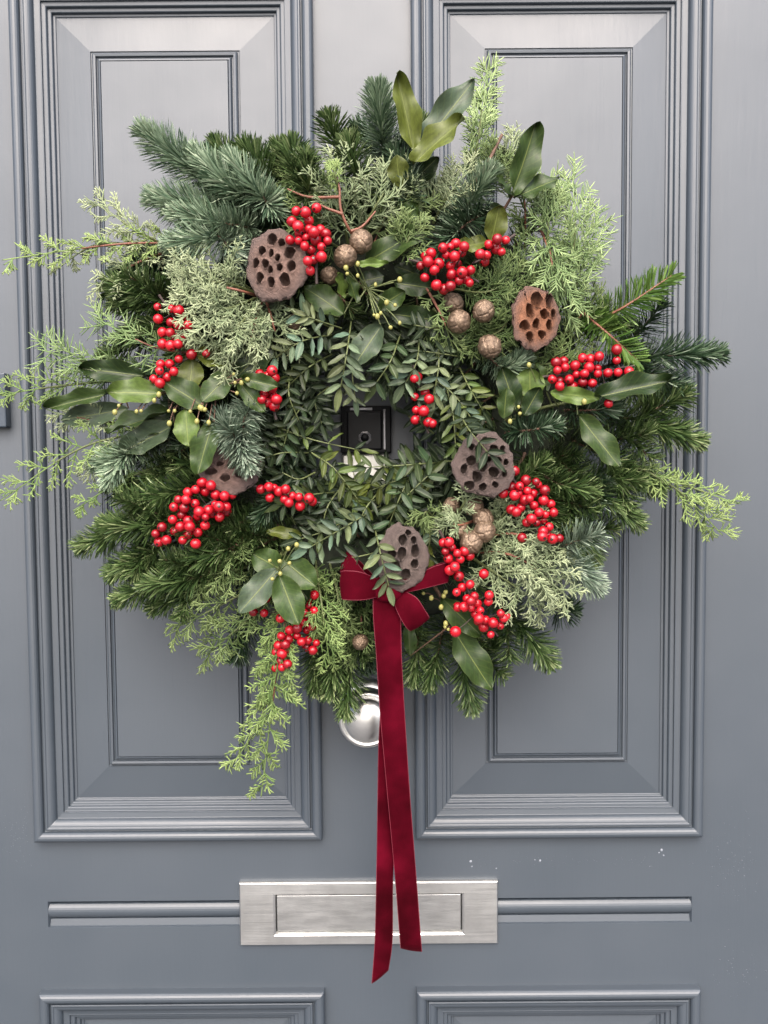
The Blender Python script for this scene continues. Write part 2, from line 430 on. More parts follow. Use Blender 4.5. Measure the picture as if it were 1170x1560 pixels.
BOL = [(0, -0.002), (0, 0.0075)]
for k in range(9):
    a = math.pi * k / 8
    BOL.append((0.0055 - 0.0055 * math.cos(a), 0.0085 + 0.0052 * math.sin(a)))
BOL += [(0.0112, 0.0068), (0.0128, 0.0066), (0.0132, 0.0096), (0.0152, 0.0098), (0.0156, 0.0090)]
for k in range(8):
    a = math.pi / 2 * k / 7
    BOL.append((0.0160 + 0.0075 * math.sin(a), 0.0086 - 0.0075 * (1 - math.cos(a))))
BOL += [(0.0290, 0.0004), (0.0302, 0.0006), (0.0304, -0.0022), (0.0345, -0.0026), (0.0352, -0.0038), (0.0356, -0.0062), (0.0390, -0.0066),
        (0.0396, -0.0078), (0.0398, -0.0102), (0.0425, -0.0106), (0.0428, -0.0150)]
FIELD = [(0.0, -0.0078), (0.0004, -0.0092), (0.0022, -0.0093), (0.0026, -0.0056), (0.0040, -0.0042), (0.0062, -0.0046), (0.0068, -0.0074), (0.0080, -0.0072),
         (0.0096, -0.0040), (0.0112, -0.0034), (0.0118, -0.0048), (0.0124, -0.0030)]
BEV = 0.0365
def panel(x0, x1, z0, z1):
    fp = [(0.0420, -0.0118), (0.0428 + BEV, -0.0080)] + [(0.0428 + BEV + u, d) for u, d in FIELD]
    pn = new_obj('panel', rect_loft('panel', x0, x1, z0, z1, fp), door, MAT['paint'])
    new_obj('moulding', rect_loft('moulding', x0, x1, z0, z1, BOL, cap=False), pn, MAT['paint'])
    return pn
for x0, x1 in ((XL0, XL1), (XR0, XR1)):
    panel(x0, x1, ZB, ZT); panel(x0, x1, ZLB, ZLT)
for o in list(door.children_recursive):
    if o.data and o.name.startswith(('moulding', 'panel')):
        md = o.modifiers.new('bevel', 'BEVEL'); md.width = 0.0006; md.segments = 2; md.limit_method = 'ANGLE'; md.angle_limit = 0.5

# letter plate
lx0, lx1 = P(365, 1392, .005).x, P(758.5, 1390, .005).x
lz1, lz0 = P(560, 1344, .005).z, P(560, 1439, .005).z
fx0, fx1 = P(421, 1392, .004).x, P(703, 1390, .004).x
fz1, fz0 = P(560, 1363, .004).z, P(560, 1419, .004).z
plate_prof_v = []
def rect(x0, x1, z0, z1, d): return [(x0, -d, z0), (x1, -d, z0), (x1, -d, z1), (x0, -d, z1)]
lv = []
g = 0.0012
for q in (rect(lx0, lx1, lz0, lz1, 0.0002), rect(lx0, lx1, lz0, lz1, 0.0045), rect(lx0 + g, lx1 - g, lz0 + g, lz1 - g, 0.0058),
          rect(fx0 - .003, fx1 + .003, fz0 - .0035, fz1 + .002, 0.0060), rect(fx0 - .001, fx1 + .001, fz0 - .002, fz1 + .0008, 0.0050),
          rect(fx0, fx1, fz0, fz1, 0.0014)): lv += q
lf = [(i * 4 + k, i * 4 + (k + 1) % 4, i * 4 + 4 + (k + 1) % 4, i * 4 + 4 + k) for i in range(5) for k in range(4)]
lb = MB(); lb.add(lv, lf)
plate = new_obj('letter_plate', lb.mesh('letter_plate'), door, MAT['steel']); plate['label'] = 'satin steel letter plate across the lock rail'
fb = MB(); fb.box(fx0 + .0006, fx1 - .0006, -0.0034, -0.0006, fz0 + .0006, fz1 - .0006)
new_obj('flap', fb.mesh('flap', bevel=0.0007), plate, MAT['flap'])

# centre knob
kc = P(559, 1100, 0.066); KS = 1.08
def facing(o, loc, rot=0.0):
    o.matrix_basis = Matrix.Translation(loc) @ Matrix.Rotation(math.radians(90), 4, 'X') @ Matrix.Rotation(rot, 4, 'Z')
def arc(r0, h0, r1, h1, n, bulge):
    out = []
    for k in range(n + 1):
        a = math.pi / 2 * k / n
        out.append((r1 + (r0 - r1) * math.cos(a), h0 + (h1 - h0) * math.sin(a)))
    return out
kprof = [(0.009, 0.0), (0.011, 0.020), (0.016, 0.030), (0.026, 0.036)] + arc(0.0290, 0.040, 0.0262, 0.0530, 6, 1) + \
        [(0.0248, 0.0545), (0.0238, 0.0538), (0.0228, 0.0530), (0.0222, 0.0534)] + arc(0.0220, 0.0540, 0.0, 0.0665, 14, 1)[:-1] + [(0.0004, 0.0665)]
knob = new_obj('door_knob', lathe('door_knob', kprof, 72), door, MAT['steel_knob'])
facing(knob, Vector((kc.x, -0.0055, kc.z))); knob.matrix_basis = knob.matrix_basis @ Matrix.Diagonal((KS, KS, 1, 1)); knob['label'] = 'round satin steel centre knob with domed face'
rose = lathe('rose', [(0.0285, -0.006), (0.0285, -0.001), (0.0270, 0.0015), (0.022, 0.004), (0.013, 0.006), (0.010, 0.007)], 64)
ro = new_obj('rose', rose, knob, MAT['steel_knob'])
ro.matrix_basis = Matrix.Identity(4)

# door viewer seen through the middle of the wreath
vb = MB()
vx0, vx1 = P(519, 650, .012).x, P(596, 650, .012).x
vz1, vz0 = P(557, 618, .012).z, P(557, 738, .012).z
vzm = P(557, 691, .012).z
vb.box(vx0, vx1, -0.012, -0.0002, vzm + .0006, vz1)
viewer = new_obj('door_viewer', vb.mesh('door_viewer', bevel=.0012), door, MAT['black'])
viewer['label'] = 'black framed door viewer with round lens and polished lower plate tilted to mirror the sky'
b2 = MB(); b2.box(vx0 + .007, vx1 - .010, -0.0150, -0.0110, vzm + .004, vz1 - .006)
new_obj('face_plate', b2.mesh('face_plate', bevel=.0015), viewer, MAT['glass'])
b2 = MB(); b2.box(vx0 + .0035, vx0 + .006, -0.0165, -0.0110, vzm + .004, vz1 - .004); new_obj('side_strip', b2.mesh('side_strip', bevel=.0005), viewer, MAT['black'])
b2 = MB(); b2.box(vx0 + .010, vx1 - .02, -0.0135, -0.0115, vz1 - .0050, vz1 - .0022); new_obj('top_strip', b2.mesh('top_strip', bevel=.0004), viewer, MAT['ring'])
b2 = MB(); b2.box(vx1 - .0085, vx1 - .006, -0.0150, -0.0110, vzm + .004, vz1 - .004); new_obj('side_strip', b2.mesh('side_strip', bevel=.0005), viewer, MAT['ring'])
b2 = MB(); q0, q1 = vx0 + .001, vx1 - .002
b2.add([(q0, -.0002, vz0), (q1, -.0002, vz0), (q1, -.0002, vzm - .0006), (q0, -.0002, vzm - .0006), (q0, -.017, vz0), (q1, -.017, vz0), (q1, -.009, vzm - .0006), (q0, -.009, vzm - .0006)],
       [(0, 1, 2, 3), (4, 5, 6, 7), (0, 4, 5, 1), (3, 7, 6, 2), (0, 4, 7, 3), (1, 5, 6, 2)])
new_obj('lower_plate', b2.mesh('lower_plate', bevel=.002), viewer, MAT['polished'])  # metal wedge, face tilted up to mirror the sky and look white
lc = P(556, 667, .016)
for nm, pr, mt, seg in (('lens_ring', [(0.0072, 0), (0.0072, .002), (0.0058, .0026), (0.0050, .0012)], MAT['ring'], 8),
                        ('lens', [(0.0050, 0), (0.0045, .0014), (0.002, .0022), (0.0003, .0024)], MAT['black'], 32)):
    o = new_obj(nm, lathe(nm, pr, seg, smooth=(seg > 10)), viewer, mt); facing(o, Vector((lc.x, -0.0148, lc.z)), math.radians(22.5))

# casing at the edge of the hanging stile
kb = MB(); a0, a1 = P(8, 568, .012), P(8, 651, .012)
kb.box(a0.x - .055, a0.x, -0.014, -0.0002, a1.z, a0.z)
lk = new_obj('lock_case', kb.mesh('lock_case', bevel=.0015), door, MAT['lock']); lk['label'] = 'dark navy metal casing on the stile'

# chips and blisters in the paint
def pebble(mb, c, r, h, n=7):
    top = (c[0], -h, c[1]); ring = [(c[0] + r * math.cos(2 * math.pi * k / n) * random.uniform(.7, 1.2), 0.0, c[1] + r * math.sin(2 * math.pi * k / n) * random.uniform(.7, 1.2)) for k in range(n)]
    mid = [((x * .6 + c[0] * .4), -h * .8, (z * .6 + c[1] * .4)) for x, y, z in ring]
    mb.add(ring + mid + [top], [(k, (k + 1) % n, n + (k + 1) % n, n + k) for k in range(n)] + [(n + k, n + (k + 1) % n, 2 * n) for k in range(n)])
bl = MB()
for _ in range(90):
    px = random.gauss(1115, 24); py = random.gauss(1310, 42); p = P(px, py); pebble(bl, (p.x, p.z), random.uniform(.0003, .0008), random.uniform(.0002, .0004))
for _ in range(60):
    px = random.uniform(715, 1000); py = 1312 + random.gauss(0, 5); p = P(px, py); pebble(bl, (p.x, p.z), random.uniform(.0003, .0007), .0004)
for _ in range(60):
    px = random.gauss(25, 14); py = random.gauss(1270, 26); p = P(px, py); pebble(bl, (p.x, p.z), random.uniform(.0003, .0007), .0002)
for _ in range(40):
    px = random.gauss(1120, 26); py = random.gauss(1480, 16); p = P(px, py); pebble(bl, (p.x, p.z), random.uniform(.0003, .0008), .0004)
o = new_obj('paint_blisters', bl.mesh('paint_blisters', smooth=True), door, MAT['paint']); o['kind'] = 'stuff'
ch = MB()
for px, py, r in ((717, 1312, .0016), (719, 1320, .0010), (756, 1323, .0010), (823, 1311, .0013), (815, 1310, .0007), (1008, 1295, .0016), (1011, 1303, .0010), (1004, 1299, .0008), (990, 1320, .0006)):
    p = P(px, py); pebble(ch, (p.x, p.z), r, .0003)
o = new_obj('paint_chips', ch.mesh('paint_chips', smooth=True), door, MAT['chipw']); o['kind'] = 'stuff'
c2 = MB()
for px, py, r in ((88, 17, .004), (86, 26, .0022), (86, 36, .0013), (93, 14, .002)):
    p = P(px, py, -.0125); n0 = len(c2.v); pebble(c2, (p.x, p.z), r, .001); c2.v = c2.v[:n0] + [(x, y + .0128, z) for x, y, z in c2.v[n0:]]
new_obj('bare_corner', c2.mesh('bare_corner', smooth=True), door, MAT['chip'])

# ------------------------------------------------------------------ the wreath
wc = P(568, 630, 0.0)
wreath = bpy.data.objects.new('wreath', None); COL.objects.link(wreath); wreath.location = wc
wreath['label'] = 'round evergreen wreath of fir, cypress and bay with red berries and lotus pods'; wreath['category'] = 'wreath'

# core ring of moss
V = []; F = []; nu, nv = 120, 24
Rc, rc = 0.165, 0.050
for i in range(nu):
    a = 2 * math.pi * i / nu
    for j in range(nv):
        b = 2 * math.pi * j / nv
        k = 1 + 0.22 * noise.noise(Vector((math.cos(a) * 9, math.sin(a) * 9, b * 2.2)))
        rr = Rc + rc * k * math.cos(b); V.append((wc.x + rr * math.cos(a), -0.056 + rc * k * math.sin(b) * 0.95, wc.z + rr * math.sin(a)))
for i in range(nu):
    for j in range(nv):
        i2, j2 = (i + 1) % nu, (j + 1) % nv
        F.append((i * nv + j, i2 * nv + j, i2 * nv + j2, i * nv + j2))
new_obj('moss_ring', mesh_np('moss_ring', V, [F]), wreath, MAT['moss'])

TOCAM = Vector((0, -1, 0))

def fir_sprig(ctrl, L=0.020, kind='nord', W=0.00125, dens=1.0, side=(), fan=100, sweep=(68, 42), label=None, gap=0.0, stem='bark', up=None, tip_light=0.25, base_t=0.03):
    """a shoot with needles: ctrl = [(px,py,depth)...] from cut end to tip; side = [(t, sign, length fraction)]"""
    pts = [P(*c) for c in ctrl]
    if len(pts) == 2:
        mid = (pts[0] + pts[1]) / 2 + Vector((random.uniform(-.004, .004), -0.005, random.uniform(-.004, .004))); pts = [pts[0], mid, pts[1]]
    main = catmull(pts, 24)
    shoots = [(main, 1.0)]
    ln = sum((main[i + 1] - main[i]).length for i in range(24))
    for t, sg, fr in side:
        i = int(t * 24); p0 = main[i]; T = (main[min(i + 1, 24)] - main[max(i - 1, 0)]).normalized()
        S = T.cross(TOCAM).normalized() * sg
        d = (T * math.cos(math.radians(46)) + S * math.sin(math.radians(46)) + Vector((0, random.uniform(-.25, .1), 0))).normalized()
        q = [p0, p0 + d * ln * fr * .5 + T * ln * fr * .04, p0 + d * ln * fr + T * ln * fr * .16]
        shoots.append((catmull(q, 16), 0.8))
    paths = []; NP = []; ND = []; NN = []; NL = []; NT = []
    for path, sc in shoots:
        n = len(path) - 1
        sl = sum((path[i + 1] - path[i]).length for i in range(n))
        paths.append((path, 0.0017 * sc, 0.0008 * sc))
        cnt = int(sl * 2600 * dens)
        pa = np.array([tuple(p) for p in path]); seg = np.diff(pa, axis=0)
        t = RNG.uniform(base_t if sc == 1.0 else 0.0, 1.0, cnt); t[: cnt // 14] = RNG.uniform(0.94, 1.0, cnt // 14)
        fi = np.clip((t * n).astype(int), 0, n - 1); fr = t * n - fi
        pos = pa[fi] + seg[fi] * fr[:, None]
        T = seg[fi] / np.linalg.norm(seg[fi], axis=1)[:, None]
        U0 = np.array(tuple(up)) if up is not None else np.array([0, -1.0, 0.35])
        U = U0[None, :] - (T @ U0)[:, None] * T; U /= np.linalg.norm(U, axis=1)[:, None]
        S = np.cross(T, U)
        fanr = math.radians(fan)
        ph = RNG.uniform(-fanr, fanr, cnt)
        if gap > 0:
            ph = np.sign(ph) * (gap + (1 - gap) * np.abs(ph) / fanr) * fanr
        rad = np.cos(ph)[:, None] * U + np.sin(ph)[:, None] * S
        al = np.radians(sweep[0] + (sweep[1] - sweep[0]) * t ** 2.2 + RNG.normal(0, 7, cnt))
        D = np.cos(al)[:, None] * T + np.sin(al)[:, None] * rad
        Nn = np.sin(al)[:, None] * -T + np.cos(al)[:, None] * rad
        tw = RNG.normal(0, .45, cnt); X = np.cross(D, Nn)
        Nn = np.cos(tw)[:, None] * Nn + np.sin(tw)[:, None] * X
        LL = L * sc ** .5 * RNG.uniform(.72, 1.08, cnt) * (1 - 0.42 * np.clip((t - .78) / .22, 0, 1)) * (0.55 + 0.45 * np.clip(t / .12, 0, 1))
        NP.append(pos); ND.append(D); NN.append(Nn); NL.append(LL)
        NT.append(np.clip(RNG.normal(.42, .30, cnt) + tip_light * np.clip((t - .7) / .3, 0, 1), 0, 1))
    NP, ND, NN, NL, NT = [np.concatenate(a) for a in (NP, ND, NN, NL, NT)]
    X = np.cross(ND, NN); c = len(NP)
    cur = RNG.uniform(-0.02, 0.14, c)
    def at(u, v, h): return NP + X * (u * W)[:, None] + ND * (v * NL)[:, None] + NN * (h * NL)[:, None]
    o1 = np.ones(c)
    VV = np.stack([at(-.35 * o1, 0 * o1, 0 * o1), at(.35 * o1, 0 * o1, 0 * o1), at(.5 * o1, .5 * o1, cur * .35), at(-.5 * o1, .5 * o1, cur * .35),
                   at(.42 * o1, .88 * o1, cur * .85), at(-.42 * o1, .88 * o1, cur * .85), at(0 * o1, o1, cur)], 1)
    base = (np.arange(c) * 7)[:, None]
    Fq = np.concatenate([base + np.array([[0, 1, 2, 3]]), base + np.array([[3, 2, 4, 5]])]); Ft = base + np.array([[5, 4, 6]])
    sp = new_obj('fir_sprig', tube_mesh('fir_sprig', paths, 5), wreath, MAT[stem])
    if label: sp['label'] = label
    nd = new_obj('needles', mesh_np('needles', VV.reshape(-1, 3), [Fq, Ft], False, np.repeat(NT, 7)), sp, MAT[kind]); nd['kind'] = 'stuff'
    return sp

def seg_mesh(name, segs):
    A = np.array([s[0] for s in segs]); B = np.array([s[1] for s in segs])
    r0 = np.array([s[2] for s in segs]); r1 = np.array([s[3] for s in segs]); ti = np.array([s[4] for s in segs])
    T = B - A; ln = np.linalg.norm(T, axis=1); T /= np.maximum(ln, 1e-9)[:, None]
    ref = np.tile(np.array([[0.17, -0.9, 0.4]]), (len(A), 1)); ref /= np.linalg.norm(ref[0])
    S = np.cross(T, ref); S /= np.maximum(np.linalg.norm(S, axis=1), 1e-9)[:, None]; Q = np.cross(S, T)
    vs = []
    for C0, r in ((A, r0), (A + (B - A) * .72, r0 * .55 + r1 * .45)):
        for k in range(3):
            a = 2 * math.pi * k / 3 + .5
            vs.append(C0 + S * (r * math.cos(a))[:, None] + Q * (r * math.sin(a))[:, None])
    vs.append(B)
    VV = np.stack(vs, 1).reshape(-1, 3); b = (np.arange(len(A)) * 7)[:, None]
    Fq = np.concatenate([b + np.array([[0, 1, 4, 3]]), b + np.array([[1, 2, 5, 4]]), b + np.array([[2, 0, 3, 5]])])
    Ft = np.concatenate([b + np.array([[3, 4, 6]]), b + np.array([[4, 5, 6]]), b + np.array([[5, 3, 6]])])
    return mesh_np(name, VV, [Fq, Ft], True, np.repeat(ti, 7))

def cypress_sprig(ctrl, L1=0.035, n1=12, n2=7, n3=3, kind='silver', r=0.00118, spread=48, curl=0.25, stem='green_twig', label=None,
                  t0=0.12, tipw=0.25, lift=0.25, tl=0.0095, base_tint=0.35):
    """feathery spray: alternate branchlets, each with alternate twiglets"""
    r *= .78 if kind in ('lime', 'green') else .88
    pts = [P(*c) for c in ctrl]
    if len(pts) == 2: pts = [pts[0], (pts[0] + pts[1]) / 2 + Vector((random.uniform(-.006, .006), -.004, random.uniform(-.006, .006))), pts[1]]
    main = catmull(pts, 30); segs = []; n3 = min(n3, 2)
    if kind == 'mint': n3 = 0; tl *= 1.25; n2 = int(n2 * 1.15); L1 *= .92; r *= .86
    elif kind == 'lime': L1 *= .84; tl *= 1.08
    else: tl *= 1.25
    def rnd(): return np.array([random.gauss(0, 1), random.gauss(0, 1), random.gauss(0, 1)])
    ma = [np.array(tuple(p)) for p in main]
    for i in range(30):
        f = i / 30
        if f > .45: segs.append((ma[i], ma[i] + (ma[i + 1] - ma[i]) * 1.35, r * 1.25 * (1.15 - f * .6), r * .9, base_tint + .35 * f))
    def norm(v): return v / max(1e-9, np.linalg.norm(v))
    cam_n = np.array([0, -1.0, 0])
    for b in range(n1):
        t = t0 + (1 - t0) * (b + random.uniform(-.3, .3)) / n1; t = min(max(t, .02), .985)
        i = min(int(t * 30), 29); p0 = ma[i] + (ma[i + 1] - ma[i]) * (t * 30 - i); T = norm(ma[i + 1] - ma[i])
        sg = 1 if b % 2 else -1
        S = norm(np.cross(T, cam_n) + rnd() * .28) * sg
        ang = math.radians(spread + random.uniform(-12, 12))
        ln = L1 * (tipw + (1 - tipw) * math.sin(math.pi * min(1, (1 - t) * .75 + .12))) * random.uniform(.7, 1.15)
        D = norm(T * math.cos(ang) + S * math.sin(ang) + cam_n * random.uniform(-.3, .5) * lift * 2)
        bend = norm(T * 0.8 + rnd() * .5 + cam_n * .2) * curl
        m = max(4, n2); pp = p0; path = [p0]
        for k in range(m):
            D = norm(D + bend / m + rnd() * .05); pp = pp + D * ln / m; path.append(pp)
        for k in range(m):
            f = k / m
            segs.append((path[k], path[k] + (path[k + 1] - path[k]) * 1.25, r * (1.05 - .35 * f), r * (.9 - .35 * f), min(1, base_tint + .2 * t + .3 * f + random.gauss(0, .06))))
        for k in range(1, m + 1):
            f = k / m; q0 = path[k] if k < m else path[m]
            Tk = norm(path[min(k + 1, m)] - path[max(k - 1, 0)])
            for s2 in ((1, -1) if k < m else (1, -1, 0)):
                if random.random() < .12: continue
                S2 = norm(np.cross(Tk, cam_n) + rnd() * .30) * s2
                a2 = math.radians(42 + random.uniform(-14, 14)) if s2 else 0
                D2 = norm(Tk * math.cos(a2) + S2 * math.sin(a2) + rnd() * .12)
                l2 = tl * random.uniform(.65, 1.25) * (1.25 - .5 * f)
                tint = min(1, max(0, base_tint + .15 * t + .28 * f + random.gauss(.05, .12)))
                q1 = q0 + D2 * l2
                segs.append((q0, q1, r * .82, r * .35, tint))
                for j in range(n3):
                    fj = (j + 1) / (n3 + 1); s3 = 1 if j % 2 else -1
                    S3 = norm(np.cross(D2, cam_n) + rnd() * .5) * s3
                    D3 = norm(D2 * .72 + S3 * .62 + rnd() * .15)
                    q2 = q0 + D2 * l2 * fj
                    segs.append((q2, q2 + D3 * l2 * random.uniform(.4, .7), r * .7, r * .3, min(1, tint + .1)))
    k = 20
    sp = new_obj('cypress_sprig', tube_mesh('cypress_sprig', [(main[:k + 1], r * 1.6, r * 1.0)], 5), wreath, MAT[random.choice((stem, stem, 'red_twig'))])
    if label: sp['label'] = label
    sc = new_obj('scale_leaves', seg_mesh('scale_leaves', segs), sp, MAT[kind]); sc['kind'] = 'stuff'
    return sp

# --- fir
FIR = [
 # ctrl, L, kind, dens, side, fan
 ([(420,335,.07),(320,275,.10),(222,202,.11)], .027,'noble',1.5,[],120),
 ([(430,375,.08),(330,325,.115),(236,302,.12)], .026,'noble',1.5,[],120),
 ([(410,385,.10),(330,362,.135),(262,372,.135)], .023,'noble',1.2,[],120),
 ([(300,330,.12),(345,372,.14),(372,402,.125)], .020,'pale',1.0,[],120),
 ([(430,340,.07),(375,275,.10),(328,222,.10)], .023,'nord',1.1,[(.35,-1,.4)],110),
 ([(455,330,.08),(415,280,.10),(385,228,.10)], .022,'nord',1.0,[(.3,1,.45)],110),
 ([(480,320,.09),(440,280,.11),(424,225,.10)], .021,'nord',1.0,[(.3,-1,.5)],110),
 ([(440,350,.10),(385,320,.12),(345,280,.125)], .020,'blue',1.0,[],110),
 ([(430,370,.09),(380,345,.11),(310,260,.115)], .022,'blue',1.0,[],110),
 ([(530,290,.07),(515,230,.09),(503,182,.09)], .022,'nord',1.2,[(.3,1,.4)],110),
 ([(590,300,.07),(582,210,.11),(576,138,.12)], .024,'noble',1.7,[],140),
 ([(610,280,.06),(600,230,.08),(545,195,.07)], .022,'blue',1.1,[],110),
 ([(625,290,.06),(630,240,.08),(640,190,.07)], .022,'nord',1.1,[],110),
 ([(680,350,.09),(715,310,.12),(748,262,.125)], .022,'noble',1.2,[],110),
 ([(745,320,.11),(700,350,.13),(648,402,.125)], .022,'blue',1.0,[],110),
 ([(760,370,.09),(735,400,.11),(700,420,.11)], .020,'nord',1.0,[],110),
 ([(700,300,.06),(760,260,.08),(800,235,.08)], .022,'blue',1.0,[],110),
 ([(780,380,.07),(820,340,.09),(840,300,.09)], .022,'nord',1.0,[],110),
 # right
 ([(880,505,.10),(950,468,.13),(1023,420,.125)], .021,'bright',.62,[],95),
 ([(890,478,.12),(930,512,.14),(972,550,.13)], .019,'bright',.62,[],95),
 ([(860,490,.09),(900,478,.11),(960,500,.10)], .020,'nord',1.0,[(.3,1,.5)],110),
 ([(860,575,.07),(980,545,.10),(1094,540,.10)], .023,'blue',1.0,[(.35,-1,.4),(.45,1,.35)],110),
 ([(880,590,.06),(960,575,.08),(1025,600,.08)], .022,'nord',1.1,[(.3,1,.45)],110),
 ([(870,630,.07),(970,640,.105),(1062,672,.10)], .023,'nord',1.2,[(.3,1,.42),(.5,-1,.35)],110),
 ([(850,660,.08),(930,700,.11),(1000,742,.10)], .023,'nord',1.1,[(.3,-1,.45),(.5,1,.35)],110),
 ([(830,680,.09),(895,740,.115),(970,795,.10)], .022,'nord',1.1,[(.3,1,.4),(.45,-1,.4)],110),
 ([(800,700,.10),(845,735,.13),(905,748,.13)], .018,'nord',1.0,[(.4,1,.5)],110),
 ([(810,720,.09),(850,780,.115),(868,850,.10)], .022,'nord',1.1,[(.35,-1,.4)],110),
 ([(840,770,.07),(880,810,.09),(900,850,.08)], .022,'nord',1.1,[(.4,-1,.5)],110),
 ([(880,745,.10),(905,765,.12),(922,735,.125)], .017,'blue',1.0,[],110),
 ([(770,660,.11),(810,655,.14),(850,648,.14)], .017,'blue',.9,[],115),
 ([(860,625,.12),(900,625,.135),(938,620,.13)], .018,'blue',1.0,[],110),
 ([(790,830,.10),(850,850,.13),(908,892,.12)], .024,'pale',1.1,[(.4,-1,.5)],100),
 ([(800,690,.11),(780,740,.13),(830,700,.13)], .017,'nord',.9,[],110),
 ([(700,500,.10),(765,560,.13),(800,545,.13)], .017,'noble',.9,[],120),
 # lower right
 ([(740,900,.07),(790,950,.10),(836,1008,.09)], .021,'nord',1.0,[(.35,1,.4)],100),
 ([(700,930,.07),(745,990,.09),(760,960,.09)], .020,'nord',1.0,[],100),
 ([(690,940,.06),(705,1010,.085),(718,1076,.075)], .021,'nord',1.0,[(.25,-1,.55)],100),
 ([(680,930,.06),(668,990,.085),(652,1042,.08)], .020,'nord',1.0,[],100),
 ([(640,920,.06),(636,980,.085),(630,1036,.08)], .020,'nord',1.0,[],100),
 ([(820,900,.05),(850,930,.07),(870,930,.07)], .020,'blue',1.0,[],110),
 # bottom
 ([(520,900,.07),(512,980,.10),(504,1056,.10)], .021,'nord',1.0,[(.3,-1,.4)],105),
 ([(545,910,.06),(535,1000,.09),(526,1085,.095)], .021,'nord',1.0,[(.35,1,.35)],105),
 ([(500,900,.06),(480,980,.09),(482,1050,.09)], .020,'nord',1.0,[],105),
 ([(570,910,.05),(566,960,.07),(560,1015,.07)], .020,'blue',1.0,[],105),
 ([(420,900,.05),(380,960,.07),(360,1000,.07)], .020,'blue',1.0,[],105),
 # lower left
 ([(330,740,.07),(230,790,.10),(124,832,.10)], .022,'nord',1.1,[(.3,1,.4),(.45,-1,.4)],110),
 ([(340,790,.08),(250,835,.11),(172,872,.10)], .022,'nord',1.1,[(.35,1,.4)],110),
 ([(350,830,.08),(270,875,.105),(182,912,.10)], .021,'nord',1.1,[(.3,-1,.4),(.5,1,.35)],110),
 ([(390,860,.07),(310,890,.09),(235,925,.09)], .021,'nord',1.1,[(.35,1,.4)],110),
 ([(400,790,.10),(330,800,.13),(262,790,.12)], .020,'nord',1.0,[],110),
 ([(425,800,.10),(345,838,.135),(268,858,.125)], .020,'nord',1.0,[(.45,1,.4)],105),
 ([(460,800,.09),(400,830,.12),(350,855,.125)], .018,'nord',1.0,[(.4,1,.5)],110),
 ([(330,690,.07),(250,720,.10),(190,742,.10)], .021,'nord',1.1,[(.4,1,.4)],110),
 ([(300,650,.07),(210,690,.11),(148,705,.11)], .020,'noble',1.2,[],120),
 ([(250,660,.09),(195,690,.125),(165,735,.12)], .018,'noble',1.2,[],120),
 ([(455,720,.09),(430,745,.12),(390,800,.12)], .017,'blue',.9,[],110),
 ([(328,640,.12),(355,660,.155),(379,712,.165)], .021,'pale',1.9,[],140),
 ([(390,610,.12),(372,640,.15),(372,705,.16)], .020,'pale',1.2,[],140),
 # left
 ([(300,420,.07),(235,430,.10),(164,442,.10)], .021,'nord',1.1,[(.3,1,.4)],110),
 ([(310,450,.08),(245,465,.11),(178,462,.10)], .022,'nord',1.1,[(.4,-1,.4)],110),
 ([(300,480,.08),(250,490,.11),(188,515,.10)], .020,'nord',1.1,[],110),
 ([(280,520,.06),(230,520,.08),(160,540,.08)], .021,'nord',1.1,[],110),
 ([(300,390,.09),(240,395,.11),(180,415,.10)], .020,'blue',1.1,[],110),
 ([(440,300,.10),(405,265,.12),(372,225,.115)], .022,'nord',1.1,[(.3,-1,.4)],110),
 ([(470,310,.11),(450,265,.13),(445,222,.12)], .021,'nord',1.1,[(.3,1,.4)],110),
 ([(420,320,.11),(360,290,.13),(300,235,.115)], .023,'noble',1.2,[],120),
 ([(400,350,.11),(340,340,.135),(270,325,.13)], .023,'noble',1.2,[],120),
 ([(300,440,.10),(240,455,.125),(170,430,.115)], .021,'nord',1.1,[(.4,1,.4)],105),
 ([(360,700,.09),(280,745,.125),(205,765,.125)], .021,'nord',1.0,[(.4,-1,.4)],105),
 ([(330,770,.10),(240,800,.13),(160,800,.12)], .021,'nord',1.0,[(.4,1,.4)],105),
 ([(360,850,.10),(300,880,.13),(222,890,.12)], .020,'nord',1.0,[(.4,1,.4)],105),
 ([(560,330,.10),(545,270,.125),(530,215,.12)], .021,'nord',1.0,[],110),
 ([(600,330,.10),(625,290,.13),(600,230,.12)], .020,'blue',1.0,[],110),
 ([(460,330,.11),(470,290,.135),(465,240,.13)], .020,'nord',1.0,[],110),
 ([(420,330,.11),(400,300,.14),(350,240,.13)], .021,'noble',1.1,[],120),
]
LAB = {0: 'long blue-green fir shoot at the upper left rim', 10: 'upright blue-green fir shoot at the top', 18: 'fresh bright green fir shoot at the right rim',
       57: 'silvery fir tip pointing down over a lotus pod'}
for i, (c, L, kd, dn, sd, fan) in enumerate(FIR):
    kw = {}
    if kd in ('noble', 'pale'): kw = dict(sweep=(64, 34), W=.00115, tip_light=.25)
    if kd == 'bright': kw = dict(sweep=(62, 40), gap=.45, W=.0018, stem='red_twig')
    fir_sprig(c, L * (1.12 if kd in ('noble', 'pale') else 1.16), kd, dens=dn * (2.9 if kd == 'noble' else 2.3), side=sd, fan=fan, label=LAB.get(i), **kw)
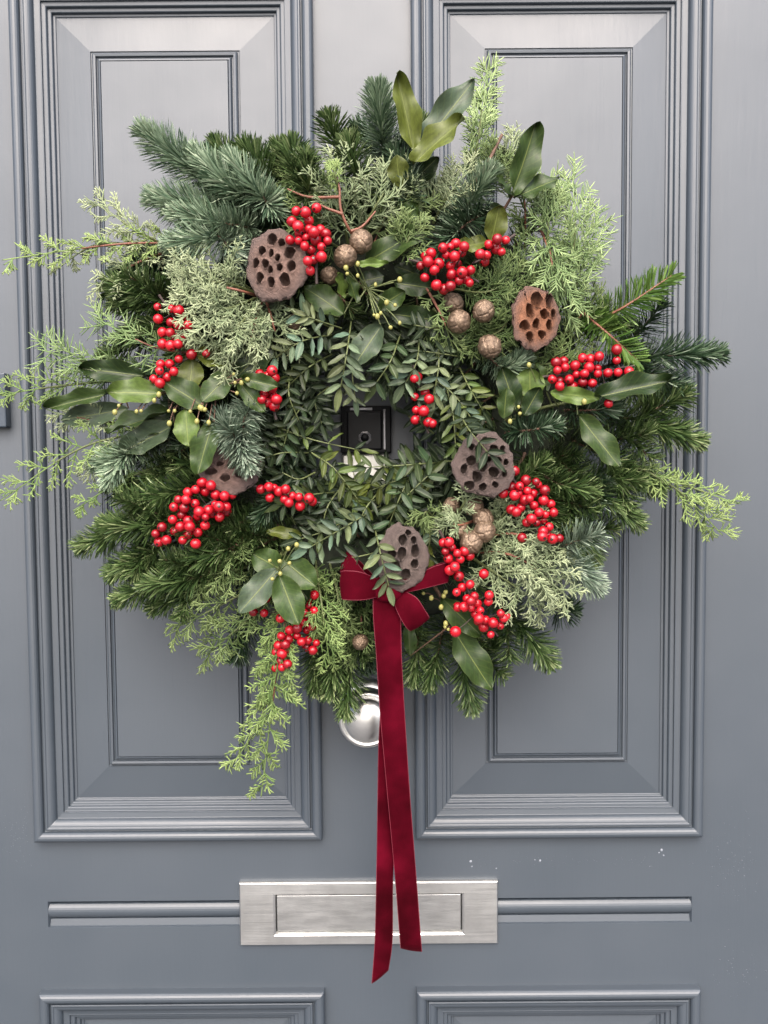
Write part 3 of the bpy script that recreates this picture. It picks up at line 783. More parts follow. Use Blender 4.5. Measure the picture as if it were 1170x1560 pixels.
# short shoots that close the ring
CX, CY = 568, 630
for i in range(64):
    a = 2 * math.pi * i / 64 + random.uniform(-.05, .05); r0 = random.uniform(185, 235); r1 = r0 + random.uniform(80, 150)
    b = a + random.uniform(-.5, .5)
    x0, y0 = CX + r0 * math.cos(a), CY + r0 * math.sin(a)
    x1, y1 = x0 + (r1 - r0) * math.cos(b), y0 + (r1 - r0) * math.sin(b)
    d = random.uniform(.045, .085)
    fir_sprig([(x0, y0, d), ((x0 + x1) / 2, (y0 + y1) / 2, d + .025), (x1, y1, d + .02)], random.uniform(.020, .025), random.choice(['nord', 'nord', 'blue']), dens=1.5, side=[(.35, random.choice((-1, 1)), .45)], fan=115)
for i in range(26):
    a = 2 * math.pi * i / 26 + random.uniform(-.1, .1); r0 = random.uniform(200, 235); r1 = r0 - random.uniform(50, 85)
    x0, y0 = CX + r0 * math.cos(a), CY + r0 * math.sin(a); x1, y1 = CX + r1 * math.cos(a + .2), CY + r1 * math.sin(a + .2)
    fir_sprig([(x0, y0, .06), ((x0 + x1) / 2, (y0 + y1) / 2, .085), (x1, y1, .07)], .016, 'nord', dens=.9, fan=115)

# --- cypress
CY_L = [
 # left wisps
 dict(ctrl=[(300,372,.10),(180,372,.13),(6,396,.115)], L1=.030, n1=15, n2=7, n3=1, kind='lime', spread=38, tipw=.35, tl=.0075, base_tint=.5, label='pale cypress wisp reaching far out at the left'),
 dict(ctrl=[(260,378,.10),(205,350,.125),(146,308,.12)], L1=.022, n1=11, n2=5, n3=1, kind='silver', spread=42, tl=.008, base_tint=.45),
 dict(ctrl=[(270,378,.10),(210,400,.125),(148,436,.12)], L1=.024, n1=11, n2=5, n3=1, kind='silver', spread=42, tl=.008, base_tint=.45),
 dict(ctrl=[(240,380,.10),(150,372,.12),(75,418,.11)], L1=.012, n1=8, n2=5, n3=1, kind='silver', spread=40, tl=.007, base_tint=.45),
 dict(ctrl=[(340,540,.10),(240,530,.13),(140,482,.12)], L1=.030, n1=14, n2=6, n3=1, kind='mint', spread=40, tl=.012, base_tint=.25),
 dict(ctrl=[(250,560,.09),(150,555,.115),(58,532,.11)], L1=.030, n1=14, n2=6, n3=1, kind='mint', spread=42, tl=.012, base_tint=.25),
 dict(ctrl=[(180,580,.09),(90,588,.115),(0,602,.10)], L1=.034, n1=12, n2=6, n3=1, kind='lime', spread=38, tl=.009, base_tint=.35),
 dict(ctrl=[(240,570,.08),(170,580,.105),(110,555,.10)], L1=.020, n1=9, n2=5, n3=1, kind='mint', spread=42, tl=.012, base_tint=.2),
 dict(ctrl=[(260,655,.08),(130,680,.115),(2,762,.105)], L1=.034, n1=16, n2=6, n3=1, kind='lime', spread=42, tl=.009, base_tint=.4, label='lime green cypress wisp drooping at the left rim'),
 dict(ctrl=[(230,650,.08),(140,640,.11),(80,628,.10)], L1=.016, n1=9, n2=5, n3=1, kind='silver', spread=44, tl=.009, base_tint=.35),
 dict(ctrl=[(270,700,.09),(190,730,.12),(112,778,.11)], L1=.018, n1=11, n2=5, n3=1, kind='lime', spread=44, tl=.008, base_tint=.3),
 dict(ctrl=[(300,720,.08),(240,735,.10),(190,750,.09)], L1=.018, n1=9, n2=5, n3=1, kind='green', spread=44, tl=.010),
 dict(ctrl=[(250,680,.08),(180,690,.11),(130,720,.10)], L1=.017, n1=10, n2=5, n3=1, kind='silver', spread=44, tl=.009),
 # big silver fan at the left pod
 dict(ctrl=[(395,448,.12),(335,430,.15),(268,438,.145)], L1=.040, n1=16, n2=8, n3=3, kind='silver', spread=50, tl=.0085, label='silvery cypress fan below the large lotus pod'),
 dict(ctrl=[(395,452,.12),(345,470,.155),(285,470,.15)], L1=.038, n1=16, n2=8, n3=3, kind='silver', spread=50, tl=.0085),
 dict(ctrl=[(400,455,.12),(360,500,.155),(318,545,.145)], L1=.038, n1=16, n2=8, n3=3, kind='silver', spread=50, tl=.0085),
 dict(ctrl=[(400,455,.12),(385,505,.15),(372,560,.14)], L1=.034, n1=14, n2=8, n3=3, kind='silver', spread=50, tl=.0085),
 dict(ctrl=[(405,455,.12),(415,490,.145),(425,535,.135)], L1=.028, n1=12, n2=7, n3=3, kind='silver', spread=50, tl=.008, base_tint=.25),
 dict(ctrl=[(380,440,.12),(330,405,.14),(270,410,.135)], L1=.028, n1=12, n2=7, n3=2, kind='silver', spread=50, tl=.0085),
 # top curls
 dict(ctrl=[(530,370,.11),(518,310,.14),(500,250,.13)], L1=.036, n1=12, n2=8, n3=1, kind='silver', spread=52, curl=.7, tl=.011, base_tint=.22),
 dict(ctrl=[(540,370,.11),(575,310,.14),(602,262,.13)], L1=.036, n1=12, n2=8, n3=1, kind='silver', spread=52, curl=.7, tl=.011, base_tint=.22),
 dict(ctrl=[(545,375,.11),(600,330,.13),(645,300,.125)], L1=.028, n1=10, n2=7, n3=1, kind='green', spread=52, curl=.8, tl=.011, base_tint=.5),
 dict(ctrl=[(510,370,.10),(480,310,.135),(455,262,.125)], L1=.030, n1=13, n2=7, n3=2, kind='green', spread=52, curl=.6, tl=.011, base_tint=.35),
 dict(ctrl=[(520,380,.10),(475,350,.13),(450,325,.125)], L1=.022, n1=8, n2=6, n3=1, kind='green', spread=52, curl=.6, tl=.010, base_tint=.2),
 dict(ctrl=[(600,395,.12),(620,370,.145),(630,340,.145)], L1=.022, n1=9, n2=5, n3=2, kind='green', spread=46, curl=.4, tl=.010, base_tint=.45),
 # spire and neighbours
 dict(ctrl=[(715,290,.06),(730,200,.085),(745,100,.08)], L1=.022, n1=26, n2=5, n3=1, kind='mint', spread=42, tl=.010, base_tint=.5, tipw=.15, label='pale juniper-like cypress spire at the top'),
 dict(ctrl=[(712,290,.06),(728,215,.085),(734,150,.08)], L1=.020, n1=20, n2=5, n3=1, kind='mint', spread=42, tl=.010, base_tint=.45, tipw=.2),
 dict(ctrl=[(735,290,.07),(770,240,.095),(790,215,.09)], L1=.018, n1=9, n2=5, n3=1, kind='silver', spread=42, tl=.011, base_tint=.35),
 dict(ctrl=[(660,340,.10),(685,295,.12),(722,252,.115)], L1=.024, n1=11, n2=6, n3=1, kind='silver', spread=44, tl=.010, base_tint=.45),
 dict(ctrl=[(650,340,.09),(658,300,.11),(668,270,.105)], L1=.026, n1=12, n2=6, n3=1, kind='silver', spread=44, tl=.010, base_tint=.4),
 dict(ctrl=[(720,300,.08),(745,270,.11),(765,235,.11)], L1=.030, n1=12, n2=6, n3=1, kind='green', spread=44, tl=.011, base_tint=.4),
 # right lime mass
 dict(ctrl=[(830,440,.09),(835,350,.13),(830,280,.12)], L1=.032, n1=18, n2=7, n3=1, kind='mint', spread=42, tl=.012, base_tint=.35, label='lime green cypress mass at the upper right'),
 dict(ctrl=[(850,450,.09),(875,370,.13),(872,265,.12)], L1=.032, n1=18, n2=7, n3=1, kind='mint', spread=42, tl=.012, base_tint=.4),
 dict(ctrl=[(850,460,.09),(880,400,.12),(912,330,.11)], L1=.030, n1=15, n2=6, n3=1, kind='mint', spread=42, tl=.012, base_tint=.35),
 dict(ctrl=[(850,480,.10),(880,430,.13),(893,380,.12)], L1=.026, n1=14, n2=6, n3=1, kind='mint', spread=42, tl=.012, base_tint=.35),
 dict(ctrl=[(830,360,.11),(855,420,.14),(862,490,.13)], L1=.030, n1=15, n2=7, n3=1, kind='mint', spread=42, tl=.012, base_tint=.3),
 dict(ctrl=[(820,340,.11),(840,395,.14),(838,440,.13)], L1=.030, n1=14, n2=7, n3=1, kind='mint', spread=42, tl=.012, base_tint=.35),
 dict(ctrl=[(800,380,.09),(800,320,.12),(795,270,.11)], L1=.028, n1=14, n2=6, n3=1, kind='green', spread=42, tl=.011, base_tint=.4),
 dict(ctrl=[(860,510,.09),(885,480,.12),(898,440,.11)], L1=.022, n1=12, n2=5, n3=1, kind='green', spread=42, tl=.011, base_tint=.35),
 # around the cones and the copper pod
 dict(ctrl=[(690,440,.11),(740,445,.135),(790,420,.13)], L1=.030, n1=14, n2=7, n3=1, kind='green', spread=50, curl=.6, tl=.011, base_tint=.3),
 dict(ctrl=[(700,520,.11),(760,505,.13),(790,450,.13)], L1=.030, n1=14, n2=7, n3=1, kind='green', spread=50, curl=.6, tl=.011, base_tint=.25),
 dict(ctrl=[(660,470,.11),(690,510,.13),(740,520,.125)], L1=.026, n1=12, n2=6, n3=1, kind='green', spread=50, curl=.6, tl=.011, base_tint=.25),
 dict(ctrl=[(790,560,.11),(850,550,.13),(890,520,.12)], L1=.024, n1=12, n2=6, n3=1, kind='green', spread=50, curl=.5, tl=.011, base_tint=.35),
 dict(ctrl=[(760,430,.10),(790,400,.12),(830,410,.12)], L1=.024, n1=12, n2=6, n3=1, kind='green', spread=50, curl=.5, tl=.011, base_tint=.2),
 dict(ctrl=[(650,440,.13),(672,480,.15),(690,530,.14)], L1=.014, n1=9, n2=4, n3=1, kind='green', spread=50, tl=.008, base_tint=.5),
 # right wisp
 dict(ctrl=[(930,690,.10),(1030,745,.13),(1100,815,.12)], L1=.026, n1=17, n2=5, n3=1, kind='lime', spread=44, tl=.011, base_tint=.5, label='lime green cypress wisp drooping at the right rim'),
 dict(ctrl=[(1000,722,.115),(1060,745,.13),(1124,768,.12)], L1=.018, n1=9, n2=4, n3=1, kind='lime', spread=44, tl=.010, base_tint=.5),
 # lower right silver
 dict(ctrl=[(720,840,.12),(790,850,.15),(868,912,.14)], L1=.036, n1=16, n2=8, n3=3, kind='silver', spread=48, tl=.0085, label='silvery cypress fan at the lower right'),
 dict(ctrl=[(725,820,.12),(790,815,.15),(850,860,.14)], L1=.034, n1=15, n2=8, n3=3, kind='silver', spread=48, tl=.0085, base_tint=.3),
 dict(ctrl=[(720,850,.12),(765,880,.145),(830,925,.135)], L1=.032, n1=14, n2=8, n3=3, kind='silver', spread=48, tl=.0085),
 dict(ctrl=[(740,810,.11),(770,780,.14),(775,750,.135)], L1=.024, n1=11, n2=6, n3=2, kind='silver', spread=48, tl=.0085, base_tint=.25),
 dict(ctrl=[(680,800,.11),(705,770,.15),(715,740,.15)], L1=.016, n1=9, n2=5, n3=1, kind='silver', spread=46, tl=.008, base_tint=.35),
 dict(ctrl=[(670,800,.11),(650,780,.145),(640,800,.145)], L1=.016, n1=9, n2=5, n3=1, kind='green', spread=46, tl=.009, base_tint=.45),
 dict(ctrl=[(730,790,.12),(700,800,.155),(675,790,.15)], L1=.016, n1=9, n2=5, n3=1, kind='silver', spread=46, tl=.008, base_tint=.25),
 # bottom left trailing
 dict(ctrl=[(455,860,.10),(425,1000,.13),(398,1212,.10)], L1=.036, n1=22, n2=7, n3=1, kind='lime', spread=40, tl=.0095, base_tint=.4, t0=.1, label='long lime green cypress trail hanging at the bottom'),
 dict(ctrl=[(450,900,.10),(430,980,.135),(410,1080,.125)], L1=.036, n1=18, n2=8, n3=1, kind='lime', spread=42, tl=.0095, base_tint=.35),
 dict(ctrl=[(420,1020,.115),(395,1100,.12),(352,1168,.11)], L1=.020, n1=12, n2=5, n3=1, kind='lime', spread=42, tl=.009, base_tint=.5),
 dict(ctrl=[(410,880,.09),(340,920,.12),(262,960,.11)], L1=.028, n1=13, n2=7, n3=1, kind='green', spread=42, tl=.0095, base_tint=.45),
 dict(ctrl=[(420,900,.09),(370,950,.12),(310,1002,.11)], L1=.028, n1=13, n2=7, n3=1, kind='green', spread=42, tl=.0095, base_tint=.4),
 dict(ctrl=[(400,860,.10),(345,870,.13),(295,888,.12)], L1=.028, n1=13, n2=7, n3=1, kind='green', spread=42, tl=.0095, base_tint=.45),
 dict(ctrl=[(480,850,.10),(490,920,.14),(502,1010,.13)], L1=.034, n1=17, n2=7, n3=1, kind='lime', spread=40, tl=.0095, base_tint=.35),
 dict(ctrl=[(500,850,.10),(515,910,.13),(515,960,.125)], L1=.028, n1=13, n2=6, n3=1, kind='green', spread=40, tl=.010, base_tint=.45),
 dict(ctrl=[(540,900,.08),(550,940,.11),(548,1000,.11)], L1=.024, n1=12, n2=6, n3=1, kind='green', spread=44, curl=.5, tl=.011, base_tint=.3),
 dict(ctrl=[(390,800,.10),(360,830,.13),(330,880,.125)], L1=.024, n1=11, n2=6, n3=1, kind='green', spread=44, tl=.010, base_tint=.35),
]
for kw in CY_L: cypress_sprig(**kw)
# bare orange cypress twig above the cones
tw = [catmull([P(548,372,.13), P(532,350,.15), P(519,318,.155), P(517,285,.155), P(508,258,.15)], 14), catmull([P(522,326,.155), P(500,318,.155), P(484,310,.15)], 6),
      catmull([P(518,300,.155), P(470,300,.15), P(438,288,.145)], 8), catmull([P(535,352,.15), P(552,345,.15), P(572,322,.145)], 6)]
o = new_obj('bare_twig', tube_mesh('bare_twig', [(t, .0016, .0008) for t in tw], 6), wreath, MAT['red_twig']); o['label'] = 'bare orange-brown twig above the top cones'
cypress_sprig([(516,290,.15),(510,265,.16),(506,248,.155)], L1=.008, n1=10, n2=4, n3=1, kind='lime', tl=.006, base_tint=.5)
o = new_obj('bare_twig', tube_mesh('bare_twig', [(catmull([P(690,305,.10), P(730,270,.125), P(765,205,.12)], 10), .0024, .0014)], 6), wreath, MAT['bark'])
new_obj('bare_twig', tube_mesh('bare_twig', [(catmull([P(395,452,.13), P(370,444,.155), P(345,438,.16)], 8), .0016, .001)], 6), wreath, MAT['red_twig'])

# --- leaves
def leaf_mesh(name, wr=0.30, wav=0.05, fold=0.10, arch=0.12, nx=6, ny=26, peak=0.9, seed=0, tip=0.72):
    rg = random.Random(seed); ph = rg.uniform(0, 6); V = []; UV = []; F = []
    _mx = max((k / 60) ** .72 * (1 - k / 60) ** tip for k in range(61))
    for j in range(ny + 1):
        s = j / ny
        pr = (max(0.0, s) ** .72 * max(0.0, 1 - s) ** tip) / _mx * wr * .5 + (0.012 if s < .06 else 0)
        pr *= 1 + wav * .42 * math.sin(s * 27 + ph)
        for i in range(-nx // 2, nx // 2 + 1):
            t = i / (nx / 2)
            z = -fold * abs(t) * wr * 0.5 * -1 + arch * (s * (1 - s)) * 1.0 * 1.0 - arch * .3 * s
            z += wav * wr * t * t * math.sin(s * 13 + ph + (1.1 if t > 0 else 0))
            V.append((t * pr + 0.02 * math.sin(s * 3 + ph), s, z)); UV.append((t, s))
    m = nx + 1
    for j in range(ny):
        for i in range(nx): F.append((j * m + i, j * m + i + 1, (j + 1) * m + i + 1, (j + 1) * m + i))
    return mesh_np(name, V, [F], True, None, UV)
BAYM = [leaf_mesh('bay_leaf_%d' % k, wr=1.0, wav=random.uniform(.045, .085), fold=random.choice((.22, .3, -.15, .12)), arch=random.uniform(-.10, .16), seed=k, peak=random.uniform(.85, 1.0)) for k in range(8)]
LFM = [leaf_mesh('leaflet_%d' % k, wr=1.0, wav=.02, fold=random.choice((.2, -.1, .15)), arch=random.uniform(-.06, .14), nx=4, ny=8, seed=k + 30, peak=.95, tip=.85) for k in range(6)]
for me in BAYM: me.materials.append(MAT['bay'])
for me in LFM: me.materials.append(MAT['leaflet'])

def leaf_matrix(a, b, width, roll, facing_v=TOCAM):
    y = (b - a); L = y.length; y.normalize()
    z = facing_v - y * facing_v.dot(y); z.normalize()
    x = y.cross(z)
    m = Matrix(((x.x, y.x, z.x, 0), (x.y, y.y, z.y, 0), (x.z, y.z, z.z, 0), (0, 0, 0, 1)))
    return Matrix.Translation(a) @ m @ Matrix.Rotation(math.radians(roll), 4, 'Y') @ Matrix.Diagonal((width, L, L, 1))

OLIVE = (0.066, 0.082, 0.014); DARK = (0.0136, 0.0272, 0.0072); MID = (0.0270, 0.0486, 0.0113); GREY = (0.0442, 0.0663, 0.0374); FRESH = (0.07, 0.11, 0.023)
BAY = [
 ('bay sprig standing upright at the top of the wreath', (600,300,.09), (630,238,.13), 'red_twig', [
  (630,238,605,110,40,OLIVE,.13,.145,10),(634,236,722,120,48,GREY,.125,.13,5),(630,250,708,180,46,OLIVE,.14,.155,-12),(612,240,608,175,22,DARK,.12,.125,60),
  (610,285,604,236,36,OLIVE,.14,.15,15),(620,285,668,238,30,DARK,.11,.12,30),(615,335,640,310,30,MID,.13,.14,0),(556,402,655,342,42,MID,.13,.15,-18)]),
 ('bay sprig with dark leaves at the upper right', (745,370,.10), (780,298,.14), 'bark', [
  (778,298,818,186,46,MID,.145,.155,10),(784,302,852,270,38,MID,.145,.15,-20),(776,302,757,268,24,MID,.14,.14,40),(747,368,762,312,38,OLIVE,.14,.15,15),
  (745,368,692,378,28,OLIVE,.13,.14,20),(782,296,812,258,28,GREY,.13,.13,30),(770,320,735,330,30,DARK,.12,.12,10)]),
 ('bay sprig in the middle of the upper wreath', (500,430,.11), (560,440,.14), 'green_twig', [
  (524,478,463,438,44,MID,.14,.14,0),(520,455,514,415,28,FRESH,.145,.15,50),(543,462,530,418,24,MID,.145,.15,50),(540,404,592,402,15,FRESH,.155,.15,0),
  (600,430,660,440,36,DARK,.13,.13,0),(592,478,678,490,38,DARK,.135,.135,10),(580,496,540,558,46,GREY,.14,.145,0),(576,468,618,443,34,MID,.14,.145,20),
  (548,430,585,420,30,DARK,.13,.13,10),(590,445,570,480,26,DARK,.135,.14,30),(640,420,600,405,30,DARK,.12,.12,0)]),
 ('large bay sprig spreading to the left rim', (120,600,.11), (330,590,.14), 'bark', [
  (248,602,163,596,44,FRESH,.145,.15,0),(312,622,250,580,46,MID,.145,.15,0),(352,568,308,612,42,MID,.145,.155,0),(292,548,290,596,42,OLIVE,.14,.145,0),
  (360,548,298,542,38,OLIVE,.14,.145,10),(362,575,414,518,48,DARK,.14,.145,0),(370,576,426,590,28,MID,.155,.16,0),(364,582,404,628,28,MID,.15,.155,0),
  (225,575,122,560,38,DARK,.12,.12,0),(172,600,68,622,28,MID,.12,.12,10),(196,622,92,640,38,GREY,.11,.11,0),(258,628,162,660,34,MID,.13,.13,30),
  (266,648,185,688,46,GREY,.125,.125,0),(282,624,288,680,42,FRESH,.15,.155,0),(326,642,300,724,44,MID,.15,.155,0),(275,632,205,662,34,DARK,.12,.12,20)]),
 ('bay sprig with long leaves at the right', (770,640,.11), (890,610,.14), 'green_twig', [
  (785,625,765,558,38,DARK,.14,.145,10),(806,606,808,560,48,FRESH,.14,.145,0),(768,638,772,590,30,MID,.145,.15,20),(832,596,815,552,24,MID,.14,.145,40),
  (798,632,824,590,32,DARK,.145,.15,0),(838,598,914,606,28,FRESH,.15,.155,20),(904,606,1022,580,42,DARK,.15,.15,-10),(880,632,946,712,42,MID,.145,.155,0)]),
 ('bay sprig hanging at the lower left', (430,840,.11), (424,872,.145), 'green_twig', [
  (430,870,384,842,46,MID,.14,.145,0),(430,850,482,896,50,MID,.14,.15,0),(422,866,364,934,46,GREY,.145,.155,0),(424,876,456,952,50,MID,.15,.16,0),(440,872,470,915,34,DARK,.14,.14,0),(460,815,405,810,20,OLIVE,.13,.13,0)]),
 ('bay sprig with two drooping leaves below the bow', (660,890,.11), (690,950,.13), 'bark', [
  (672,908,732,968,38,MID,.135,.135,0),(688,956,750,1050,50,MID,.13,.13,0),(624,1000,622,945,22,MID,.10,.10,20),(655,870,650,830,18,OLIVE,.14,.14,30)]),
]
BUDS = {2: [(545,402),(527,408),(529,417),(545,420),(572,433),(580,477),(575,482),(570,480),(595,499),(589,461),(602,465),(609,426),(572,434),(609,492)],
 3: [(356,570),(358,583),(368,583),(377,578),(361,599),(307,622),(181,618),(175,628),(208,627),(215,626),(257,626),(266,626),(290,627),(300,642),(312,624),(318,644),(258,645),(305,621),(235,610),(242,601)],
 4: [(790,620),(792,630),(777,642),(890,612),(806,556)],
 5: [(411,854),(426,855),(441,858),(427,874),(415,882),(452,830),(439,836)],
 6: [(645,904),(657,911),(676,908),(679,902),(672,925),(678,955),(679,950),(683,959),(647,823)]}
BUD_D = {2: .158, 3: .158, 4: .158, 5: .158, 6: .145}
lk_i = 0
for lab, s0, s1, tm, leaves in BAY:
    a, b = P(*s0), P(*s1)
    paths = [(catmull([a, (a + b) / 2 + Vector((0, -.004, .003)), b], 10), .0020, .0013)]
    for (x0, y0, x1, y1, wd, colr, d0, d1, roll) in leaves:
        e = P(x0, y0, d0); t = max(0, min(1, (e - a).dot(b - a) / (b - a).length_squared)); q = a + (b - a) * t
        paths.append(([q, (q + e) / 2, e], .0009, .0006))
    for px, py in BUDS.get(len(globals().get('BAYSPRIGS', [])), []):
        e = P(px, py, BUD_D[len(globals().get('BAYSPRIGS', []))]); t = max(0, min(1, (e - a).dot(b - a) / (b - a).length_squared)); q = a + (b - a) * t
        if (q - e).length > .03: q = e + (q - e).normalized() * .02
        paths.append(([q, (q + e) / 2 + Vector((0, .001, .001)), e], .0006, .0005))
    sp = new_obj('bay_sprig', tube_mesh('bay_sprig', paths, 5), wreath, MAT[tm]); sp['label'] = lab
    for (x0, y0, x1, y1, wd, colr, d0, d1, roll) in leaves:
        lk_i += 1
        e, f = P(x0, y0, d0), P(x1, y1, d1)
        lf_ = new_obj('leaf', BAYM[lk_i % len(BAYM)], sp)
        wv = TOCAM + Vector((random.uniform(-.2, .2), 0, random.uniform(-.1, .35)))
        lf_.matrix_basis = leaf_matrix(e, f, wd * M_PX((d0 + d1) / 2) * .94, roll, wv)
        k = random.uniform(.85, 1.15); lf_.color = (colr[0] * k, colr[1] * k, colr[2] * k, 1)
    lab_s = sp
    BAYSPRIGS = globals().setdefault('BAYSPRIGS', []); BAYSPRIGS.append(sp)

# --- flower buds of the bay
def icos(name, sub):
    me = bpy.data.meshes.new(name); bm = bmesh.new(); bmesh.ops.create_icosphere(bm, subdivisions=sub, radius=1.0); bm.to_mesh(me); bm.free()
    for p in me.polygons: p.use_smooth = True
    return me
BUD = icos('bud', 2); BUD.materials.append(MAT['bud'])
for k, lst in BUDS.items():
    for px, py in lst:
        o = new_obj('bud', BUD, BAYSPRIGS[k]); r = random.uniform(.0014, .0025)
        o.matrix_basis = Matrix.Translation(P(px, py, .158 if k != 6 else .145)) @ Matrix.Diagonal((r, r, r * random.uniform(1, 1.3), 1))

# --- pistacia
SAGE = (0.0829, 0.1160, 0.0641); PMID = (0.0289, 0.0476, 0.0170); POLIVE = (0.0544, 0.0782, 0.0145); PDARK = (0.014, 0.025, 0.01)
PIS = [
 ((535,490,.12),(528,540,.155),(519,590,.15),6,40,SAGE),((540,520,.12),(537,570,.145),(541,606,.14),4,30,SAGE),((505,510,.12),(460,520,.15),(415,548,.14),6,36,SAGE),
 ((505,500,.12),(465,480,.145),(430,462,.135),5,34,SAGE),((505,540,.11),(470,560,.14),(435,592,.13),6,34,PMID),((520,500,.13),(490,490,.15),(468,482,.15),4,30,SAGE),
 ((610,510,.12),(595,550,.15),(572,585,.145),5,36,PMID),((640,500,.12),(635,550,.15),(617,585,.145),6,36,SAGE),((668,510,.12),(668,560,.15),(660,605,.145),6,34,SAGE),
 ((650,570,.13),(690,600,.15),(720,640,.15),6,34,SAGE),((680,590,.13),(690,630,.15),(694,680,.15),6,32,POLIVE),((700,560,.12),(715,590,.145),(735,625,.14),5,32,POLIVE),
 ((395,640,.11),(470,668,.13),(548,686,.125),4,30,POLIVE),((475,690,.13),(510,715,.15),(548,765,.145),7,36,POLIVE),((695,702,.12),(625,708,.15),(560,712,.145),7,38,PMID),
 ((685,722,.12),(620,728,.145),(562,748,.14),8,38,POLIVE),((640,705,.12),(615,745,.15),(592,800,.145),7,36,PMID),((560,790,.12),(545,755,.14),(538,715,.135),6,32,POLIVE),
 ((590,790,.12),(620,755,.15),(655,722,.145),6,36,PMID),((580,770,.13),(530,800,.16),(470,835,.15),8,38,SAGE),((570,800,.14),(580,845,.175),(592,892,.17),6,36,SAGE),
 ((540,780,.12),(505,805,.15),(455,822,.145),6,34,PMID),((510,750,.12),(470,755,.145),(432,770,.14),5,34,PMID),((470,690,.11),(430,690,.135),(398,700,.13),4,30,PDARK),
 ((470,610,.11),(445,640,.135),(432,680,.13),5,32,PMID),((640,790,.12),(655,815,.145),(650,845,.14),5,32,SAGE),((700,630,.14),(715,655,.175),(745,692,.175),5,38,SAGE),
 ((710,545,.12),(680,540,.145),(645,535,.14),5,30,PMID),((690,500,.12),(660,500,.145),(630,495,.14),4,30,PMID),((500,590,.10),(480,610,.12),(490,645,.12),4,30,PDARK),
 ((445,560,.12),(440,600,.145),(455,640,.14),5,32,PMID),((610,830,.13),(560,845,.155),(530,850,.155),4,34,SAGE),((530,730,.12),(500,770,.15),(490,810,.145),5,36,SAGE),
 ((660,660,.12),(640,640,.14),(655,610,.14),4,30,POLIVE),((590,735,.12),(560,770,.15),(545,800,.15),5,34,PMID),((480,720,.12),(455,730,.14),(430,720,.14),4,30,PMID),
]
lf_count = 0; extra = []
def pistacia(c0, c1, c2, npair, lpx, colr, single=True):
    global lf_count
    pts = [P(*c0), P(*c1), P(*c2)]; path = catmull(pts, 20)
    out = []
    for k in range(npair):
        t = .22 + .74 * k / max(1, npair - 1); i = min(int(t * 20), 19); p = path[i]; T = (path[i + 1] - path[i]).normalized()
        for sg in (1, -1):
            S = T.cross(TOCAM).normalized() * sg
            ang = math.radians(random.uniform(42, 66)); D = (T * math.cos(ang) + S * math.sin(ang) + Vector((0, random.uniform(-.35, .2), random.uniform(-.15, .1)))).normalized()
            L = lpx * M_PX(c1[2]) * random.uniform(.70, 1.0) * (1 - .15 * abs(t - .6))
            out.append((p, p + D * L))
    T = (path[20] - path[18]).normalized(); out.append((path[20], path[20] + T * lpx * M_PX(c1[2])))
    return path, out
for c0, c1, c2, npair, lpx, colr in PIS:
    path, out = pistacia(c0, c1, c2, npair, lpx, colr)
    sp = new_obj('pistacia_sprig', tube_mesh('pistacia_sprig', [(path, .0009, .0005)], 5), wreath, MAT['green_twig'])
    for a, b in out:
        L = (b - a).length; k = random.uniform(.5, 1.35)
        h = random.uniform(-.16, .16); c = (colr[0] * k * (1 + h), colr[1] * k, colr[2] * k * (1 - h * 1.5))
        if lf_count < 300 and random.random() > .05:
            o = new_obj('leaflet', random.choice(LFM), sp); lf_count += 1
            o.matrix_basis = leaf_matrix(a, b, L * random.uniform(.29, .38), random.uniform(-35, 35), TOCAM + Vector((random.uniform(-.5, .5), 0, random.uniform(-.3, .6))))
            o.color = (*c, 1)
        else: extra.append((a, b))
# leaves deeper in the ring, too many to pick apart
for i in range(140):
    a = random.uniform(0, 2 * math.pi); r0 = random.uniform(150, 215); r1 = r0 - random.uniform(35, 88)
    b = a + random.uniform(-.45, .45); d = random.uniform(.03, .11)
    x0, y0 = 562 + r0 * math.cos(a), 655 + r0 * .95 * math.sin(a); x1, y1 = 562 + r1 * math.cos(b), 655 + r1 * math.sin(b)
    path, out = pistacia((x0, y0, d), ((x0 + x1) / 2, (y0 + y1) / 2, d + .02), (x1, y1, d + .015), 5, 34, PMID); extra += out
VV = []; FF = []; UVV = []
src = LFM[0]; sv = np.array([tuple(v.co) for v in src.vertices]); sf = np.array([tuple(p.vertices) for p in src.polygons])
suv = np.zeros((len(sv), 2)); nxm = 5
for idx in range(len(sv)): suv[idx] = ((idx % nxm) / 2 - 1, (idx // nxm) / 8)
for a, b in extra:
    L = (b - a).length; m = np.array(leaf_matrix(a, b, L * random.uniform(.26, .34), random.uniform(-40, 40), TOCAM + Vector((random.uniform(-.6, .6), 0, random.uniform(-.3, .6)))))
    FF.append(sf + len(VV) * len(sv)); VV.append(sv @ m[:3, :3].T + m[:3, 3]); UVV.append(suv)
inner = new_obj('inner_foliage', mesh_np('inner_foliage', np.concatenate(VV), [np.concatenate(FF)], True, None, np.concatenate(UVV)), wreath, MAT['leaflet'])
inner['kind'] = 'stuff'; inner.color = (*PDARK, 1)  # near-black leaf colour paints in the deep shade inside the ring

